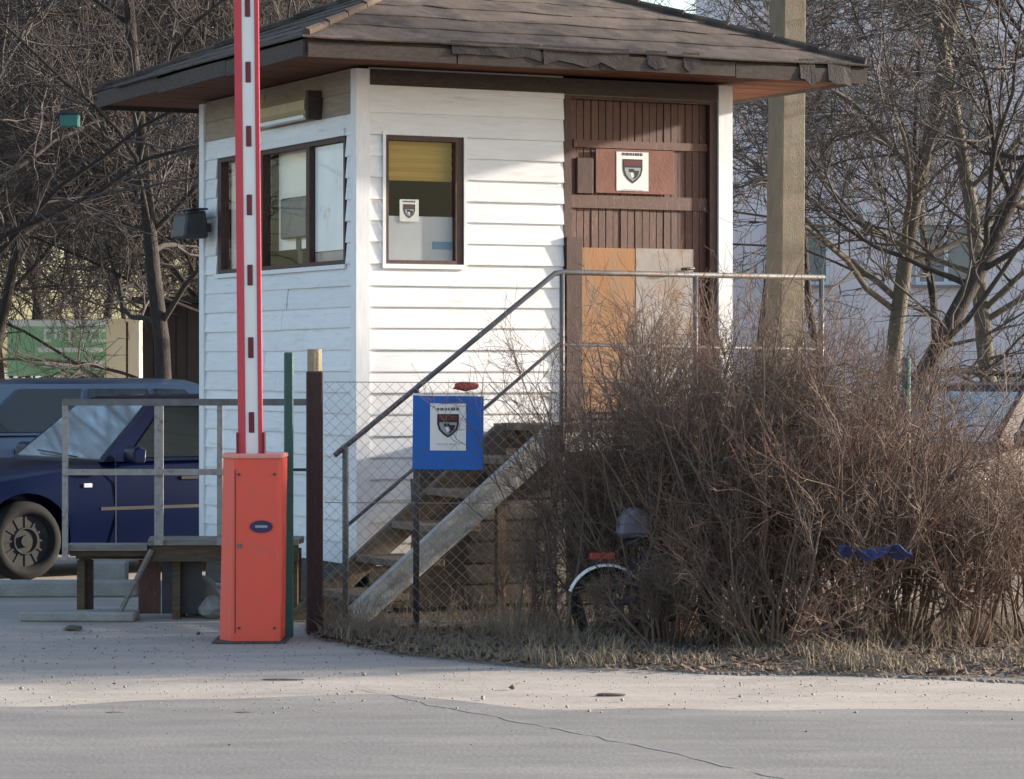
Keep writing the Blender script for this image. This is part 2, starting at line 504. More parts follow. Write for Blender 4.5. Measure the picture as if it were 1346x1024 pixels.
# the tar seam that bends away across the asphalt
mb = MB()
seam = [at(470, 903, 14.56), at(540, 922, 13.94), at(620, 938, 13.45), at(720, 957, 12.91), at(820, 977, 12.39), at(930, 1002, 11.8), at(1050, 1030, 11.2)]
pp = []
for a, b in zip(seam, seam[1:]):
    for k in range(6):
        p = a.lerp(b, k / 6)
        pp.append(Vector((p.x + rnd.gauss(0, .006), p.y + rnd.gauss(0, .02), 0.0068)))
for k, p in enumerate(pp):
    w = max(.002, 0.012 + 0.014 * math.sin(k * 1.7) + rnd.gauss(0, .008))
    mb.v += [p - Vector((0.2 * w, w, 0)), p + Vector((0.2 * w, w, 0))]
for k in range(len(pp) - 1):
    mb.f.append((2 * k, 2 * k + 2, 2 * k + 3, 2 * k + 1))
M['tar'] = mat('tar_seam', (0.175, 0.166, 0.164), (0.27, 0.255, 0.245), 5, 0.9, c3=(0.20, 0.196, 0.197), c3_scale=3, c3_lo=0.38, c3_hi=0.5)
tag(build('road_seam', mb, M['tar']), kind='structure')

# ------------------------------------------------------------------ guard hut
C0 = Vector((-0.976, 18.70, 0))
HANG = math.atan2(0.438, 0.899)
W, LD = 2.70, 2.86                    # front length, depth
Z0, PITCH, ROWS = 0.318, 0.138, 23
ZT = Z0 + PITCH * ROWS                # 3.492
FL = 1.23                             # floor / landing height
hut = empty('guard_hut', C0, HANG, 'white clapboard guard hut with brown hipped roof raised above the verge', 'hut')


def board_mesh(h, name):
    mb = MB()
    # lap board: unit length along x, thick lower edge proud of the wall (towards -y)
    prof = [(-0.002, 0.0), (-0.024, 0.0), (-0.0245, 0.008), (-0.010, h + 0.012), (-0.002, h + 0.012)]
    mb.prism(prof, 0, 1, 'x')
    me = mb.mesh(name)
    return me


BM = board_mesh(PITCH, 'siding_board')
BM.materials.append(M['white'])
BMB = board_mesh(PITCH, 'eave_shade_board')
BMB.materials.append(M['eave_shade_beige'])
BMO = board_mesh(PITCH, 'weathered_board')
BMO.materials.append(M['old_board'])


def wall_core(name, boxes):
    mb = MB()
    for b in boxes:
        mb.bx(*b)
    return build(name, mb, M['inner'], hut)


# front window s .175...723, z rows 14..20 ; counter window on the side wall s .20..2.55
FW = (0.175, 0.725)
SW = (0.19, 2.55)
ZA, ZB = Z0 + 14 * PITCH, Z0 + 20 * PITCH
D0, D1 = 1.46, 2.62                   # door bay
front = wall_core('front_wall', [(0.0, FW[0], 0, .09, Z0, ZT), (FW[1], D0, 0, .09, Z0, ZT), (FW[0], FW[1], 0, .09, Z0, ZA),
                                 (FW[0], FW[1], 0, .09, ZB, ZT), (D0, W, 0.0, .09, Z0, FL), (D0, W, 0, .09, 3.36, ZT), (D1, W, 0, .09, FL, 3.36)])
side = wall_core('side_wall', [(0.0, .09, .091, SW[0], Z0, ZT), (0, .09, SW[1], LD, Z0, ZT), (0, .09, SW[0], SW[1], Z0, ZA), (0, .09, SW[0], SW[1], ZB, ZT)])
back = wall_core('back_wall', [(.091, W, LD - .09, LD, Z0, ZT)])
right = wall_core('end_wall', [(W - .09, W, .091, LD - .091, Z0, ZT)])
floor = build('floor', MB().bx(.091, W - .091, .091, LD - .091, FL - .08, FL), M['tread'], hut)
ceil = build('ceiling', MB().bx(.091, W - .091, .091, LD - .091, ZT - .06, ZT - .01), M['inner'], hut)


def put_board(parent, a, b, row, face, old=False):
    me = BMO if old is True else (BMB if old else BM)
    dz = Z0 + row * PITCH + rnd.gauss(0, .0012)
    tilt = rnd.gauss(0, .0009)
    if face == 'front':
        link('siding_board', me, None, parent, (a, rnd.gauss(0, .0012), dz), (0, tilt, 0), (b - a, 1, 1))
    elif face == 'side':        # runs along +y, proud towards -x
        link('siding_board', me, None, parent, (rnd.gauss(0, .0012), b, dz), (0, tilt, R(-90)), (b - a, 1, 1))
    elif face == 'end':
        link('siding_board', me, None, parent, (W + rnd.gauss(0, .0012), a, dz), (0, tilt, R(90)), (b - a, 1, 1))
    elif face == 'back':
        link('siding_board', me, None, parent, (b, LD + rnd.gauss(0, .0012), dz), (0, tilt, R(180)), (b - a, 1, 1))


for r in range(ROWS):
    inwin = 14 <= r < 20
    if inwin:
        put_board(front, 0.062, FW[0] - .02, r, 'front')
        put_board(front, FW[1] + .02, D0 - .004, r, 'front')
        put_board(side, 0.062, SW[0] - .02, r, 'side')
        put_board(side, SW[1] + .02, LD - .062, r, 'side')
    else:
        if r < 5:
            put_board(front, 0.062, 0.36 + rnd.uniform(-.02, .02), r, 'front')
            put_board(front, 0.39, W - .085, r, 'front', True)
        else:
            put_board(front, 0.062, D0 - .004, r, 'front')
        j_ = rnd.uniform(.7, 2.2)
        kind_ = 2 if r >= 21 else False  # top rows get the painted eave shade
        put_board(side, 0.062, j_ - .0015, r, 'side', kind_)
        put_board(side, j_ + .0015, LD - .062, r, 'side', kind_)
    put_board(right, 0.062, LD - .062, r, 'end')
    put_board(back, 0.062, W - .062, r, 'back')

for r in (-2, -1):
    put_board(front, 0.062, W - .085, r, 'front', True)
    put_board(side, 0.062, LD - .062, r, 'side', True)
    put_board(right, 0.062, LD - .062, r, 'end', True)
# corner boards
build('corner_board', MB().bx(-.034, .060, -.034, -.0005, Z0 - .03, ZT).bx(-.034, -.0005, -.0004, .060, Z0 - .03, ZT), M['white_trim'], hut)
build('corner_board', MB().bx(D1 + .006, W + .034, -.034, -.0005, Z0 - .03, ZT).bx(W + .0005, W + .034, -.0004, .060, Z0 - .03, ZT), M['white_trim'], hut)
build('corner_board', MB().bx(-.034, -.0005, LD - .060, LD + .034, Z0 - .03, ZT).bx(-.0004, .060, LD + .0005, LD + .034, Z0 - .03, ZT), M['white_trim'], hut)
build('corner_board', MB().bx(W + .0005, W + .034, LD - .060, LD + .034, Z0 - .03, ZT).bx(W - .06, W + .0004, LD + .0005, LD + .034, Z0 - .03, ZT), M['white_trim'], hut)
build('frieze_board', MB().bx(.062, W - .09, -.040, -.026, ZT - .10, ZT), M['fascia'], hut)
# plinth stilts
for x in (.2, 1.35, 2.5):
    for y in (.2, LD - .2):
        build('stilt', MB().bx(x - .09, x + .09, y - .09, y + .09, 0.0, Z0), M['concrete'], hut)

# front window
fw = empty('front_window', (0, 0, 0))
fw.parent = hut
a, b = FW
fr = MB()
fr.bx(a, b, -.020, .05, ZB - .035, ZB).bx(a, b, -.020, .05, ZA, ZA + .025).bx(a, a + .022, -.020, .05, ZA + .025, ZB - .035).bx(b - .055, b, -.020, .05, ZA + .025, ZB - .035)
build('frame', fr, M['brown_dark'], fw)
tr = MB()
tr.bx(a - .022, b + .022, -.030, -.021, ZA - .03, ZA).bx(a - .022, a - .001, -.030, -.021, ZA, ZB).bx(b + .001, b + .022, -.030, -.021, ZA, ZB).bx(a - .022, b + .022, -.030, -.021, ZB, ZB + .022)
build('casing', tr, M['white_trim'], fw)
build('pane', MB().bx(a + .02, b - .05, .010, .014, ZA + .02, ZB - .03), M['glass'], fw)
bl = MB()
NB = 9
for q in range(NB + 1):
    zz = ZB - .03 - (ZB - ZA - .57) * q / NB
    yy = .032 + (.012 if q % 2 else 0) + rnd.gauss(0, .001)
    bl.v += [Vector((a + .02, yy, zz)), Vector((b - .052, yy + .004, zz + rnd.gauss(0, .0015))), Vector((a + .02, yy + .003, zz)), Vector((b - .052, yy + .007, zz))]
for q in range(NB):
    k0 = 4 * q
    bl.f += [(k0, k0 + 1, k0 + 5, k0 + 4), (k0 + 2, k0 + 6, k0 + 7, k0 + 3)]
bl.f += [(0, 2, 3, 1), (4 * NB, 4 * NB + 1, 4 * NB + 3, 4 * NB + 2)]
build('blind', bl, M['blind'], fw)
build('frosted_film', MB().bx(a + .02, b - .056, .026, .029, ZA + .024, ZA + .31), M['frost'], fw)
build('blue_sticker', MB().bx(b - .20, b - .062, .022, .0255, ZA + .10, ZA + .15), M['film_blue'], fw)

# counter window on the side wall
sw = empty('counter_window', (0, 0, 0))
sw.parent = hut
a, b = SW
fr = MB()
fr.bx(-.018, .05, a, b, ZB - .03, ZB).bx(-.018, .05, a, b, ZA, ZA + .03)
for y0, y1 in ((a, a + .03), (0.80, 0.86), (1.66, 1.75), (b - .07, b)):
    fr.bx(-.018, .05, y0, y1, ZA + .03, ZB - .03)
build('frame', fr, M['brown_dark'], sw)
tr = MB()
tr.bx(-.036, -.019, a - .02, b + .02, ZA - .028, ZA).bx(-.036, -.019, a - .02, b + .02, ZB, ZB + .05)
build('casing', tr, M['white_trim'], sw)
for y0, y1 in ((a + .03, .80), (.86, 1.66), (1.75, b - .07)):
    build('pane', MB().bx(.012, .016, y0, y1, ZA + .03, ZB - .03), M['glass_bright'], sw)

build('pale_reflection', MB().bx(.022, .026, a + .035, .795, ZA + .10, ZB - .035), M['pale_reflection'], sw)  # pale sheet standing in for the reflection in this pane
build('lower_film', MB().bx(.022, .026, a + .035, .795, ZA + .032, ZA + .095), M['grey_panel'], sw)
build('reflection_panel', MB().bx(.102, .106, .862, 1.658, ZA + .14, ZB - .002), M['cream_reflection'], sw)  # cream and pink panels imitate bright reflections in the other panes
build('reflection_panel', MB().bx(.06, .066, 1.76, b - .075, ZA + .032, ZB - .035), M['pink_reflection'], sw)
# door bay
dr = empty('door', (0, 0, 0))
dr.parent = hut
fm = MB()
fm.bx(D0, D0 + .055, -.018, .075, FL, 3.36).bx(D1 - .055, D1, -.018, .075, FL, 3.36).bx(D0, D1, -.018, .075, 3.36, ZT - .11)
build('frame', fm, M['brown_dark'], dr)
x0, x1 = D0 + .055, D1 - .06
n = 19
pw = (x1 - x0) / n
PM = MB().bx(0, pw - .006, 0, .03, 0, 1).mesh('plank')
PM.materials.append(M['brown_paint'])
for k in range(n):
    link('plank', PM, None, dr, (x0 + k * pw + .003, .020 + rnd.gauss(0, .002), FL + .02), (0, 0, 0), (1, 1, 3.36 - FL - .02))
build('backing', MB().bx(x0, x1, .051, .066, FL + .01, 3.36), M['brown_dark'], dr)


def hx(px):
    """hut-local x on the front wall for a photo column"""
    k = (px - 673) / F
    return (k * C0.y - C0.x) / (0.899 - k * 0.438)


def hz(px, py):
    s = hx(px)
    return CAMZ + (HOR - py) / F * (C0.y + .438 * s)


build('rail', MB().bx(x0, x1, .006, .019, hz(840, 275), hz(840, 258)), M['brown_paint'], dr)
build('rail', MB().bx(x0 + .03, x1, .006, .019, hz(840, 196), hz(840, 186)), M['brown_paint'], dr)
pl = MB().bx(hx(783), hx(886), -.002, .0055, hz(835, 255), hz(835, 197))
build('notice_board', pl, M['red_brown'], dr, bevel=.002)
build('plywood_patch', MB().bx(hx(764), hx(836), .006, .019, FL + .06, hz(800, 326)), M['plywood'], dr)
build('grey_patch', MB().bx(hx(836) + .002, hx(912), .004, .019, FL + .06, hz(870, 327)), M['grey_panel'], dr)
build('lock_box', MB().bx(hx(758), hx(780), -.004, .019, hz(770, 255), hz(770, 207)), M['brown_dark'], dr, bevel=.006)
build('latch_post', MB().bx(D0 + .006, hx(761), -.045, -.019, FL, hz(750, 312)), M['brown_dark'], dr)
h = MB().tube([(hx(908), -.045, 2.25), (hx(900), -.045, 2.25), (hx(892), -.04, 2.245)], .009, 8).tube([(hx(908), -.045, 2.25), (hx(908), .02, 2.25)], .008, 8)
build('handle', h, M['steel_dark'], dr, smooth=True)

# roof ------------------------------------------------------------------------
OV, OVR = 0.60, 0.72
e = [(-OV, -OV), (W + OVR, -OV), (W + OVR, LD + OV), (-OV, LD + OV)]
EZ0, EZ1 = 3.50, 3.615
cx, cy = (-OV + W + OVR) / 2, LD / 2
APEX = Vector((cx, cy, 4.44))
roof = empty('roof', (0, 0, 0))
roof.parent = hut
mb = MB()
mb.v = [Vector((p[0], p[1], EZ1 - .015)) for p in e] + [APEX - Vector((0, 0, .02))]
mb.v += [Vector((p[0], p[1], EZ0 + .03)) for p in e]
mb.f = [(0, 1, 4), (1, 2, 4), (2, 3, 4), (3, 0, 4), (5, 6, 1, 0), (6, 7, 2, 1), (7, 8, 3, 2), (8, 5, 0, 3), (8, 7, 6, 5)]
build('deck', mb, M['fascia'], roof)
# soffit boards run across the overhang
k = 0
y = -OV
SOF = MB().bx(0, 1, 0, .118, -.014, 0).mesh('soffit_board')
SOF.materials.append(M['soffit'])
while y < LD + OV - .02:
    link('soffit_board', SOF, None, roof, (-OV + .01, y + .002, EZ0 + .028 + rnd.gauss(0, .001)), (0, 0, 0), (W + OV + OVR - .02, 1, 1))
    y += .122
# fascia boards, slightly sagging, in pieces along each eave
def fascia(p, q, pieces, outn):
    p, q = Vector((*p, 0)), Vector((*q, 0))
    d = (q - p)
    for k in range(pieces):
        a = p + d * (k / pieces)
        b = p + d * ((k + 1) / pieces)
        L_ = (b - a).length - .006
        ang = math.atan2(d.y, d.x)
        h_ = .100 + rnd.uniform(-.015, .012)
        o = MB().bx(0, L_, -.011, .011, 0, h_)
        build('fascia_board', o, M['fascia'], roof, (a.x + outn[0] * (.012 + rnd.uniform(0, .004)), a.y + outn[1] * (.012 + rnd.uniform(0, .004)), EZ0 - .005 - rnd.uniform(0, .012)), (0, rnd.gauss(0, .004), ang))


fascia(e[0], e[1], 4, (0, -1))
fascia(e[1], e[2], 3, (1, 0))
fascia(e[2], e[3], 3, (0, 1))
fascia(e[3], e[0], 3, (-1, 0))
# felt courses on the four slopes
def course(p, q, t0, t1, lift):
    """one overlapping strip of felt on the slope above eave p-q, between heights t0..t1 (0 eave, 1 apex)"""
    P_, Q_ = Vector((*p, EZ1)), Vector((*q, EZ1))
    nrm_ = (Q_ - P_).cross(APEX - P_).normalized()
    mb = MB()
    n = 14
    lo, hi = [], []
    for k in range(n + 1):
        f = k / n
        jit = rnd.gauss(0, .007) * (1 if 0 < k < n else 0)
        tt = max(-0.03, t0 + jit)
        lo.append(P_.lerp(Q_, f).lerp(APEX, 0) * (1 - tt) + (APEX * tt) + nrm_ * (lift + .010))
        hi.append(P_.lerp(Q_, f) * (1 - t1) + APEX * t1 + nrm_ * .004)
    # keep the strip inside the hips
    i = 0
    mb.v = lo + hi + [v - nrm_ * .010 for v in lo] + [v - nrm_ * .010 for v in hi]
    m_ = n + 1
    for k in range(n):
        mb.f.append((k, k + 1, m_ + k + 1, m_ + k))
        mb.f.append((2 * m_ + k + 1, 2 * m_ + k, 3 * m_ + k, 3 * m_ + k + 1))
        mb.f.append((k, 2 * m_ + k, 2 * m_ + k + 1, k + 1))
        mb.f.append((m_ + k, m_ + k + 1, 3 * m_ + k + 1, 3 * m_ + k))
    mb.f.append((0, m_, 3 * m_, 2 * m_))
    mb.f.append((n, 2 * m_ + n, 3 * m_ + n, m_ + n))
    return mb


NC = 8
for s in range(4):
    p, q = e[s], e[(s + 1) % 4]
    for k in range(NC):
        t0 = k / NC - (0.022 if k == 0 else 0)
        t1 = min(1.0, (k + 1) / NC + .02)
        build('felt_strip', course(p, q, t0, t1, rnd.uniform(0, .006)), M['felt'], roof)
# hip caps
for s in range(4):
    P_ = Vector((*e[s], EZ1 + .012))
    A_ = APEX + Vector((0, 0, .02))
    for k in range(9):
        a_ = P_.lerp(A_, k / 9 - .005)
        b_ = P_.lerp(A_, (k + 1) / 9 + .015)
        build('hip_cap', MB().tube([a_ + Vector((0, 0, .010)), b_], [.030, .024], 6), M['felt'], roof)
# torn dark felt hanging over parts of the eave
def flap(xa, xb, drop):
    mb = MB()
    n = max(3, int((xb - xa) / .09))
    for k in range(n + 1):
        x = xa + (xb - xa) * k / n
        d_ = drop * (0.75 + .5 * rnd.random())
        mb.v += [Vector((x, -OV - .022, EZ1 + .018)), Vector((x, -OV - .034 - .012 * rnd.random(), EZ1 - d_)),
                 Vector((x, -OV - .017, EZ1 + .018)), Vector((x, -OV - .028, EZ1 - d_))]
    for k in range(n):
        q = 4 * k
        mb.f += [(q, q + 4, q + 5, q + 1), (q + 2, q + 3, q + 7, q + 6), (q + 1, q + 5, q + 7, q + 3), (q, q + 2, q + 6, q + 4)]
    mb.f += [(0, 1, 3, 2), (4 * n, 4 * n + 2, 4 * n + 3, 4 * n + 1)]
    build('felt_flap', mb, M['felt_dark'], roof)


flap(.36, .98, .085)
flap(1.0, 1.62, .10)
flap(1.75, 1.9, .09)
flap(2.02, 2.14, .10)
flap(2.9, 3.02, .13)
flap(3.12, 3.3, .15)

# furniture seen through the panes
desk = empty('desk', C0, HANG, 'small desk just behind the counter window inside the hut', 'desk')
build('top', MB().bx(.095, .70, .45, 2.3, 2.02, 2.05), M['plywood'], desk)
for x, y in ((.18, .5), (.66, .5), (.18, 2.25), (.66, 2.25)):
    build('leg', MB().bx(x - .025, x + .025, y - .025, y + .025, FL, 2.02), M['plywood'], desk)
mo = empty('monitor', C0, HANG, 'dark grey monitor behind the middle pane of the counter window', 'monitor')
build('screen', MB().bx(.056, .096, 1.04, 1.52, 2.46, 2.74), M['monitor'], mo, bevel=.012)
build('stand', MB().bx(.108, .122, 1.24, 1.32, 2.062, 2.38).bx(.094, .125, 1.24, 1.32, 2.38, 2.47).bx(.097, .145, 1.16, 1.40, 2.051, 2.0615), M['black_plastic'], mo)

# lamp housing and floodlight on the side wall
lamp = empty('wall_lamp', C0, HANG, 'long beige lamp housing on the hut wall under the eave', 'lamp')
build('housing', MB().prism([(-.026, 3.24), (-.11, 3.25), (-.13, 3.28), (-.13, 3.34), (-.10, 3.37), (-.026, 3.37)], .62, 1.55, 'y'), M['beige'], lamp)
build('diffuser', MB().bx(-.118, -.04, .66, 1.51, 3.225, 3.247), M['lamp_glass'], lamp)
build('bracket', MB().bx(-.12, -.027, .57, .615, 3.21, 3.40), M['fascia'], lamp)
fl = empty('floodlight', C0, HANG, 'dark boxy floodlight jutting from the far edge of the counter wall', 'floodlight')
build('housing', MB().prism([(-.27, 2.51), (-.25, 2.68), (-.10, 2.71), (-.08, 2.51)], LD - .30, LD - .02, 'y'), M['dark_box'], fl, bevel=.015)
build('bracket', MB().bx(-.09, -.028, LD - .20, LD - .12, 2.56, 2.62), M['steel_dark'], fl)
build('hood', MB().bx(-.22, -.09, LD - .31, LD - .01, 2.712, 2.724), M['dark_box'], fl)


# ------------------------------------------------------------------ notices with the shield emblem
def emblem(parent, c, w, y=-.0015):
    """shield on paper, drawn in the local xz plane around c, w wide"""
    def sc(pts):
        return [(c[0] + p[0] * w, c[1] + p[1] * w) for p in pts]
    shield = [(-.5, .48), (.5, .48), (.5, .02), (.42, -.25), (.22, -.46), (0, -.60), (-.22, -.46), (-.42, -.25), (-.5, .02)]
    build('shield', MB().prism(sc(shield), y, y + .001), M['ink'], parent)
    inner = [(-.40, .10), (.40, .10), (.40, 0), (.33, -.21), (.17, -.38), (0, -.49), (-.17, -.38), (-.33, -.21), (-.40, 0)]
    build('shield_field', MB().prism(sc(inner), y - .0008, y - .0001), M['ink_grey'], parent)
    build('shield_bar', MB().prism(sc([(-.44, .42), (.44, .42), (.44, .20), (-.44, .20)]), y - .0008, y - .0001), M['ink_red'], parent)
    dark = [(.02, -.02), (.33, -.02), (.28, -.22), (.14, -.36), (.02, -.42), (.10, -.22)]
    build('shield_mark', MB().prism(sc(dark), y - .0016, y - .0009), M['ink'], parent)
    build('shield_mark', MB().prism(sc([(-.20, .05), (.08, .05), (.06, -.10), (-.18, -.10)]), y - .0016, y - .0009), M['ink'], parent)
    build('shield_mark', MB().prism(sc([(-.12, -.12), (.02, -.12), (.06, -.30), (-.06, -.34)]), y - .0016, y - .0009), M['paper'], parent)
    tx = MB()
    x = -.52
    g = random.Random(3)
    while x < .5:
        ww = g.uniform(.03, .07)
        tx.prism(sc([(x, .76), (x + ww, .76), (x + ww, .64), (x, .64)]), y - .0004, y + .0004)
        x += ww + g.choice([.025, .025, .03, .06])
    build('header_line', tx, M['ink'], parent)
    tx = MB()
    x = -.5
    while x < .5:
        ww = g.uniform(.03, .06)
        tx.prism(sc([(x, -.86), (x + ww, -.86), (x + ww, -.94), (x, -.94)]), y - .0004, y + .0004)
        x += ww + g.choice([.03, .03, .07])
    build('footer_line', tx, M['ink_pale'], parent)


# on the door board
w_, h_ = hx(852) - hx(810), hz(830, 200) - hz(830, 251)
cxn, czn = (hx(852) + hx(810)) / 2, (hz(830, 200) + hz(830, 251)) / 2
loc = C0 + Matrix.Rotation(HANG, 3, 'Z') @ Vector((cxn, -.0035, czn))
nt = empty('paper_notice', loc, HANG, 'white paper notice with a dark shield pinned on the brown hut door', 'notice', 'shield notices')
build('sheet', MB().bx(-w_ / 2, w_ / 2, -.001, .001, -h_ / 2, h_ / 2), M['paper'], nt)
emblem(nt, (0, .01), w_ * .62, -.0025)
# small one behind the front pane
cxn, czn = (hx(527) + hx(552)) / 2, (hz(540, 262) + hz(540, 291)) / 2
w_, h_ = hx(552) - hx(527), hz(540, 262) - hz(540, 291)
loc = C0 + Matrix.Rotation(HANG, 3, 'Z') @ Vector((cxn, .0205, czn))
nt = empty('paper_notice', loc, HANG, 'small paper notice with a dark shield inside the front window under the yellow blind', 'notice', 'shield notices')
build('sheet', MB().bx(-w_ / 2, w_ / 2, -.001, .001, -h_ / 2, h_ / 2), M['paper'], nt)
emblem(nt, (0, 0), w_ * .62, -.0025)

# ------------------------------------------------------------------ stairs and landing (same axes as the hut)
st = empty('staircase', C0, HANG, 'steep wooden staircase with a pale beam and steel handrail up to the hut door', 'staircase')
SX0, SX1 = -.561, .897
NR, FR = -.95, -.24
def beam_poly(dz0, dz1):
    sl = FL / (SX1 - SX0)
    return [(SX0 - .06, .01), (SX0 + .16, .01), (SX1 + .02, FL - .18), (SX1 + .02, FL - .005), (SX1 - .03, FL - .005)]
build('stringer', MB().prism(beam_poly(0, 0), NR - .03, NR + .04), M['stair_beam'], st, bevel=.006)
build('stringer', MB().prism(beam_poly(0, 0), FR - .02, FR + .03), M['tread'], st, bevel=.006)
run = (SX1 - SX0) / 6
for i in range(1, 6):
    z = FL / 6 * i
    build('tread', MB().bx(SX0 + run * i - .06, SX0 + run * (i + 1) + .02, NR + .045, FR - .025, z - .045, z), M['tread'], st, bevel=.005)
for k in range(8):
    y0 = NR - .03 + k * .115
    build('landing_plank', MB().bx(SX1 + .023, 2.95, y0, y0 + .108, FL - .045, FL - .002 + rnd.gauss(0, .002)), M['tread'], st)
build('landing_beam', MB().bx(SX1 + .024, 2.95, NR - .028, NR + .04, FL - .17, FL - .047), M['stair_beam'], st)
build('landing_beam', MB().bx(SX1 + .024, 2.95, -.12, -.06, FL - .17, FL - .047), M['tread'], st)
for x in (SX1 + .06, 1.95, 2.88):
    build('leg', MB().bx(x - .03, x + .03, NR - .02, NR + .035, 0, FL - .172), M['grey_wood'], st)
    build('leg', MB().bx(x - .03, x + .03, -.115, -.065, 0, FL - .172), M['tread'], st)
# handrail
RH = .94
rs = []
yb = NR - .045
sl = FL / (SX1 - SX0)
p0 = (SX0 - .02, yb, .10 + RH + .02)
p1 = (SX1 - .04, yb, FL + RH - .03)
rail = [p0, p1, (SX1 + .0, yb, FL + RH), (SX1 + .06, yb, FL + RH + .008), (2.86, yb, FL + RH)]
build('handrail', MB().tube(rail, .0175, 8), M['steel'], st, smooth=True)
build('lower_rail', MB().tube([(SX0 + .04, yb, .62), (SX1 + .03, yb, FL + .50), (2.86, yb, FL + .47)], .012, 8), M['steel'], st, smooth=True)
build('rail_post', MB().tube([(SX0 + .05, yb, .08), (SX0 + .05, yb, 1.11)], .021, 8), M['steel'], st, smooth=True)
build('rail_post', MB().tube([(SX1 + .05, yb, FL - .2), (SX1 + .05, yb, FL + RH)], .017, 8), M['steel'], st, smooth=True)
build('rail_post', MB().tube([(1.9, yb, FL - .2), (1.9, yb, FL + RH)], .017, 8), M['steel'], st, smooth=True)
build('rail_post', MB().tube([(2.84, yb, FL - .2), (2.84, yb, FL + RH)], .017, 8), M['steel'], st, smooth=True)

# ------------------------------------------------------------------ walkway deck left of the hut
DD = 18.36
dk = empty('walkway_deck', (-2.1, DD, 0), 0, 'low plank walkway with grey railing in front of the navy car', 'walkway')
def dx(px):
    return (px - 673) / F * DD + 2.1
def dzv(py):
    return CAMZ + (HOR - py) / F * DD
XR = dx(392)
zt = dzv(709)
for xa_, xb_, lowr in ((dx(88), dx(194), .035), (dx(194) + .006, XR, 0)):
    for q in range(3):
        build('plank', MB().bx(xa_ - .01 * q, xb_ + .008 * q, -.03 + .115 * q, .078 + .115 * q, zt - .035 - lowr, zt - lowr + rnd.gauss(0, .003)), M['grey_wood'], dk)
build('beam', MB().bx(dx(92), dx(196), 0, .06, dzv(731), zt - .071), M['deck_side'], dk)
build('beam', MB().bx(dx(197), XR, -.012, .05, dzv(738), zt - .036), M['deck_side'], dk)
build('beam', MB().bx(dx(92), XR, .24, .30, dzv(738), zt - .071), M['deck_side'], dk)
for px in (104, 230, 330, 385):
    build('leg', MB().bx(dx(px) - .024, dx(px) + .024, .065, .135, 0, dzv(738)), M['deck_side'], dk)
    build('leg', MB().bx(dx(px) - .035, dx(px) + .035, .235, .305, 0, dzv(738)), M['deck_side'], dk)
build('brace', MB().tube([(dx(200), -.035, dzv(722)), (dx(160), -.06, .06)], .018, 6), M['grey_wood'], dk)
build('skirt_shade_board', MB().bx(dx(178), dx(207), .145, .17, .03, dzv(738)), M['brown_paint'], dk)
build('skirt_shade_board', MB().bx(dx(209), dx(262), .145, .17, .03, dzv(738)), M['dark_box'], dk)  # dark board added to fill in the shadow below the planks
build('skirt_shade_board', MB().bx(dx(98), dx(118), .145, .17, .03, dzv(738)), M['brown_dark'], dk)
for px, w, top, bot in ((87, .035, 528, 735), (210, .055, 527, 716), (290, .035, 526, 716)):
    build('railing_post', MB().bx(dx(px) - w / 2, dx(px) + w / 2, -.055, -.0305, dzv(bot), dzv(top)), M['rail_wood'], dk)
build('top_rail', MB().bx(dx(84), dx(424), -.062, -.0555, dzv(533), dzv(525)).bx(dx(84), dx(424), -.0555, -.02, dzv(527), dzv(525) + .004), M['steel'], dk)
build('middle_rail', MB().bx(dx(84), dx(300), -.075, -.0565, dzv(624), dzv(616)), M['rail_wood'], dk)
build('middle_rail', MB().tube([(dx(300), -.06, dzv(617)), (dx(424), -.06, dzv(617))], .010, 6), M['steel_dark'], dk)

# rubble under and beside the walkway
def rock(mb_seed, size):
    g = random.Random(mb_seed)
    bm = bmesh.new()
    bmesh.ops.create_icosphere(bm, subdivisions=2, radius=.5)
    for v in bm.verts:
        v.co *= g.uniform(.8, 1.12)
        v.co.x *= size[0]
        v.co.y *= size[1]
        v.co.z *= size[2]
    me = bpy.data.meshes.new('rock')
    bm.to_mesh(me)
    bm.free()
    return me


tag(build('concrete_slab', MB().bx(-.72, .58, -.12, .12, 0, .105), M['concrete'], None, at(70, 0, 20.3).xy.to_3d() + Vector((0, 0, .001)), (0, 0, R(2)), bevel=.01),
    'long pale concrete kerb slab lying on the sand below the navy car wheel', 'slab', 'grey slabs by the walkway')
tag(build('concrete_slab', MB().bx(-.36, .36, -.12, .12, 0, .06), M['concrete'], None, at(105, 0, 18.35).xy.to_3d() + Vector((0, 0, .001)), (0, 0, R(-3)), bevel=.01),
    'low grey slab nearest the road beside the walkway brace', 'slab', 'grey slabs by the walkway')
tag(build('concrete_block', MB().bx(-.145, .145, -.1, .1, 0, .22), M['concrete'], None, at(140, 0, 20.6).xy.to_3d(), (0, 0, R(1)), bevel=.008),
    'pale concrete block standing under the walkway between the wheel and brace', 'block')
for px, D, s, lab in ((262, 18.75, (.26, .22, .30), 'grey rubble lump under the walkway close to the red barrier'),
                      (282, 18.5, (.2, .2, .16), 'small rubble lump half hidden behind the red barrier housing'),
                      (236, 19.0, (.24, .2, .22), 'dark rubble lump under the middle of the walkway')):
    o = link('rubble_lump', rock(px, s), M['concrete'], None, at(px, 0, D).xy.to_3d() + Vector((0, 0, s[2] * .42)))
    tag(o, lab, 'rubble', 'rubble under the walkway')

# ------------------------------------------------------------------ posts and fence
FD = 17.48
def post(name, px, wpx, top, D, m, label, tip=None):
    c = at(px, 0, D)
    w = wpx / F * D
    h = CAMZ + (HOR - top) / F * D
    o = empty(name, (c.x, D, 0), R(8), label, 'post')
    t = .13 if tip else 0
    build('shaft', MB().box((0, 0, (h - t) / 2), (w, w, h - t)), m, o, bevel=.008)
    if tip:
        build('tip', MB().tube([(0, 0, h - t + .001), (0, 0, h)], w * .47, 10), tip, o)
    return o


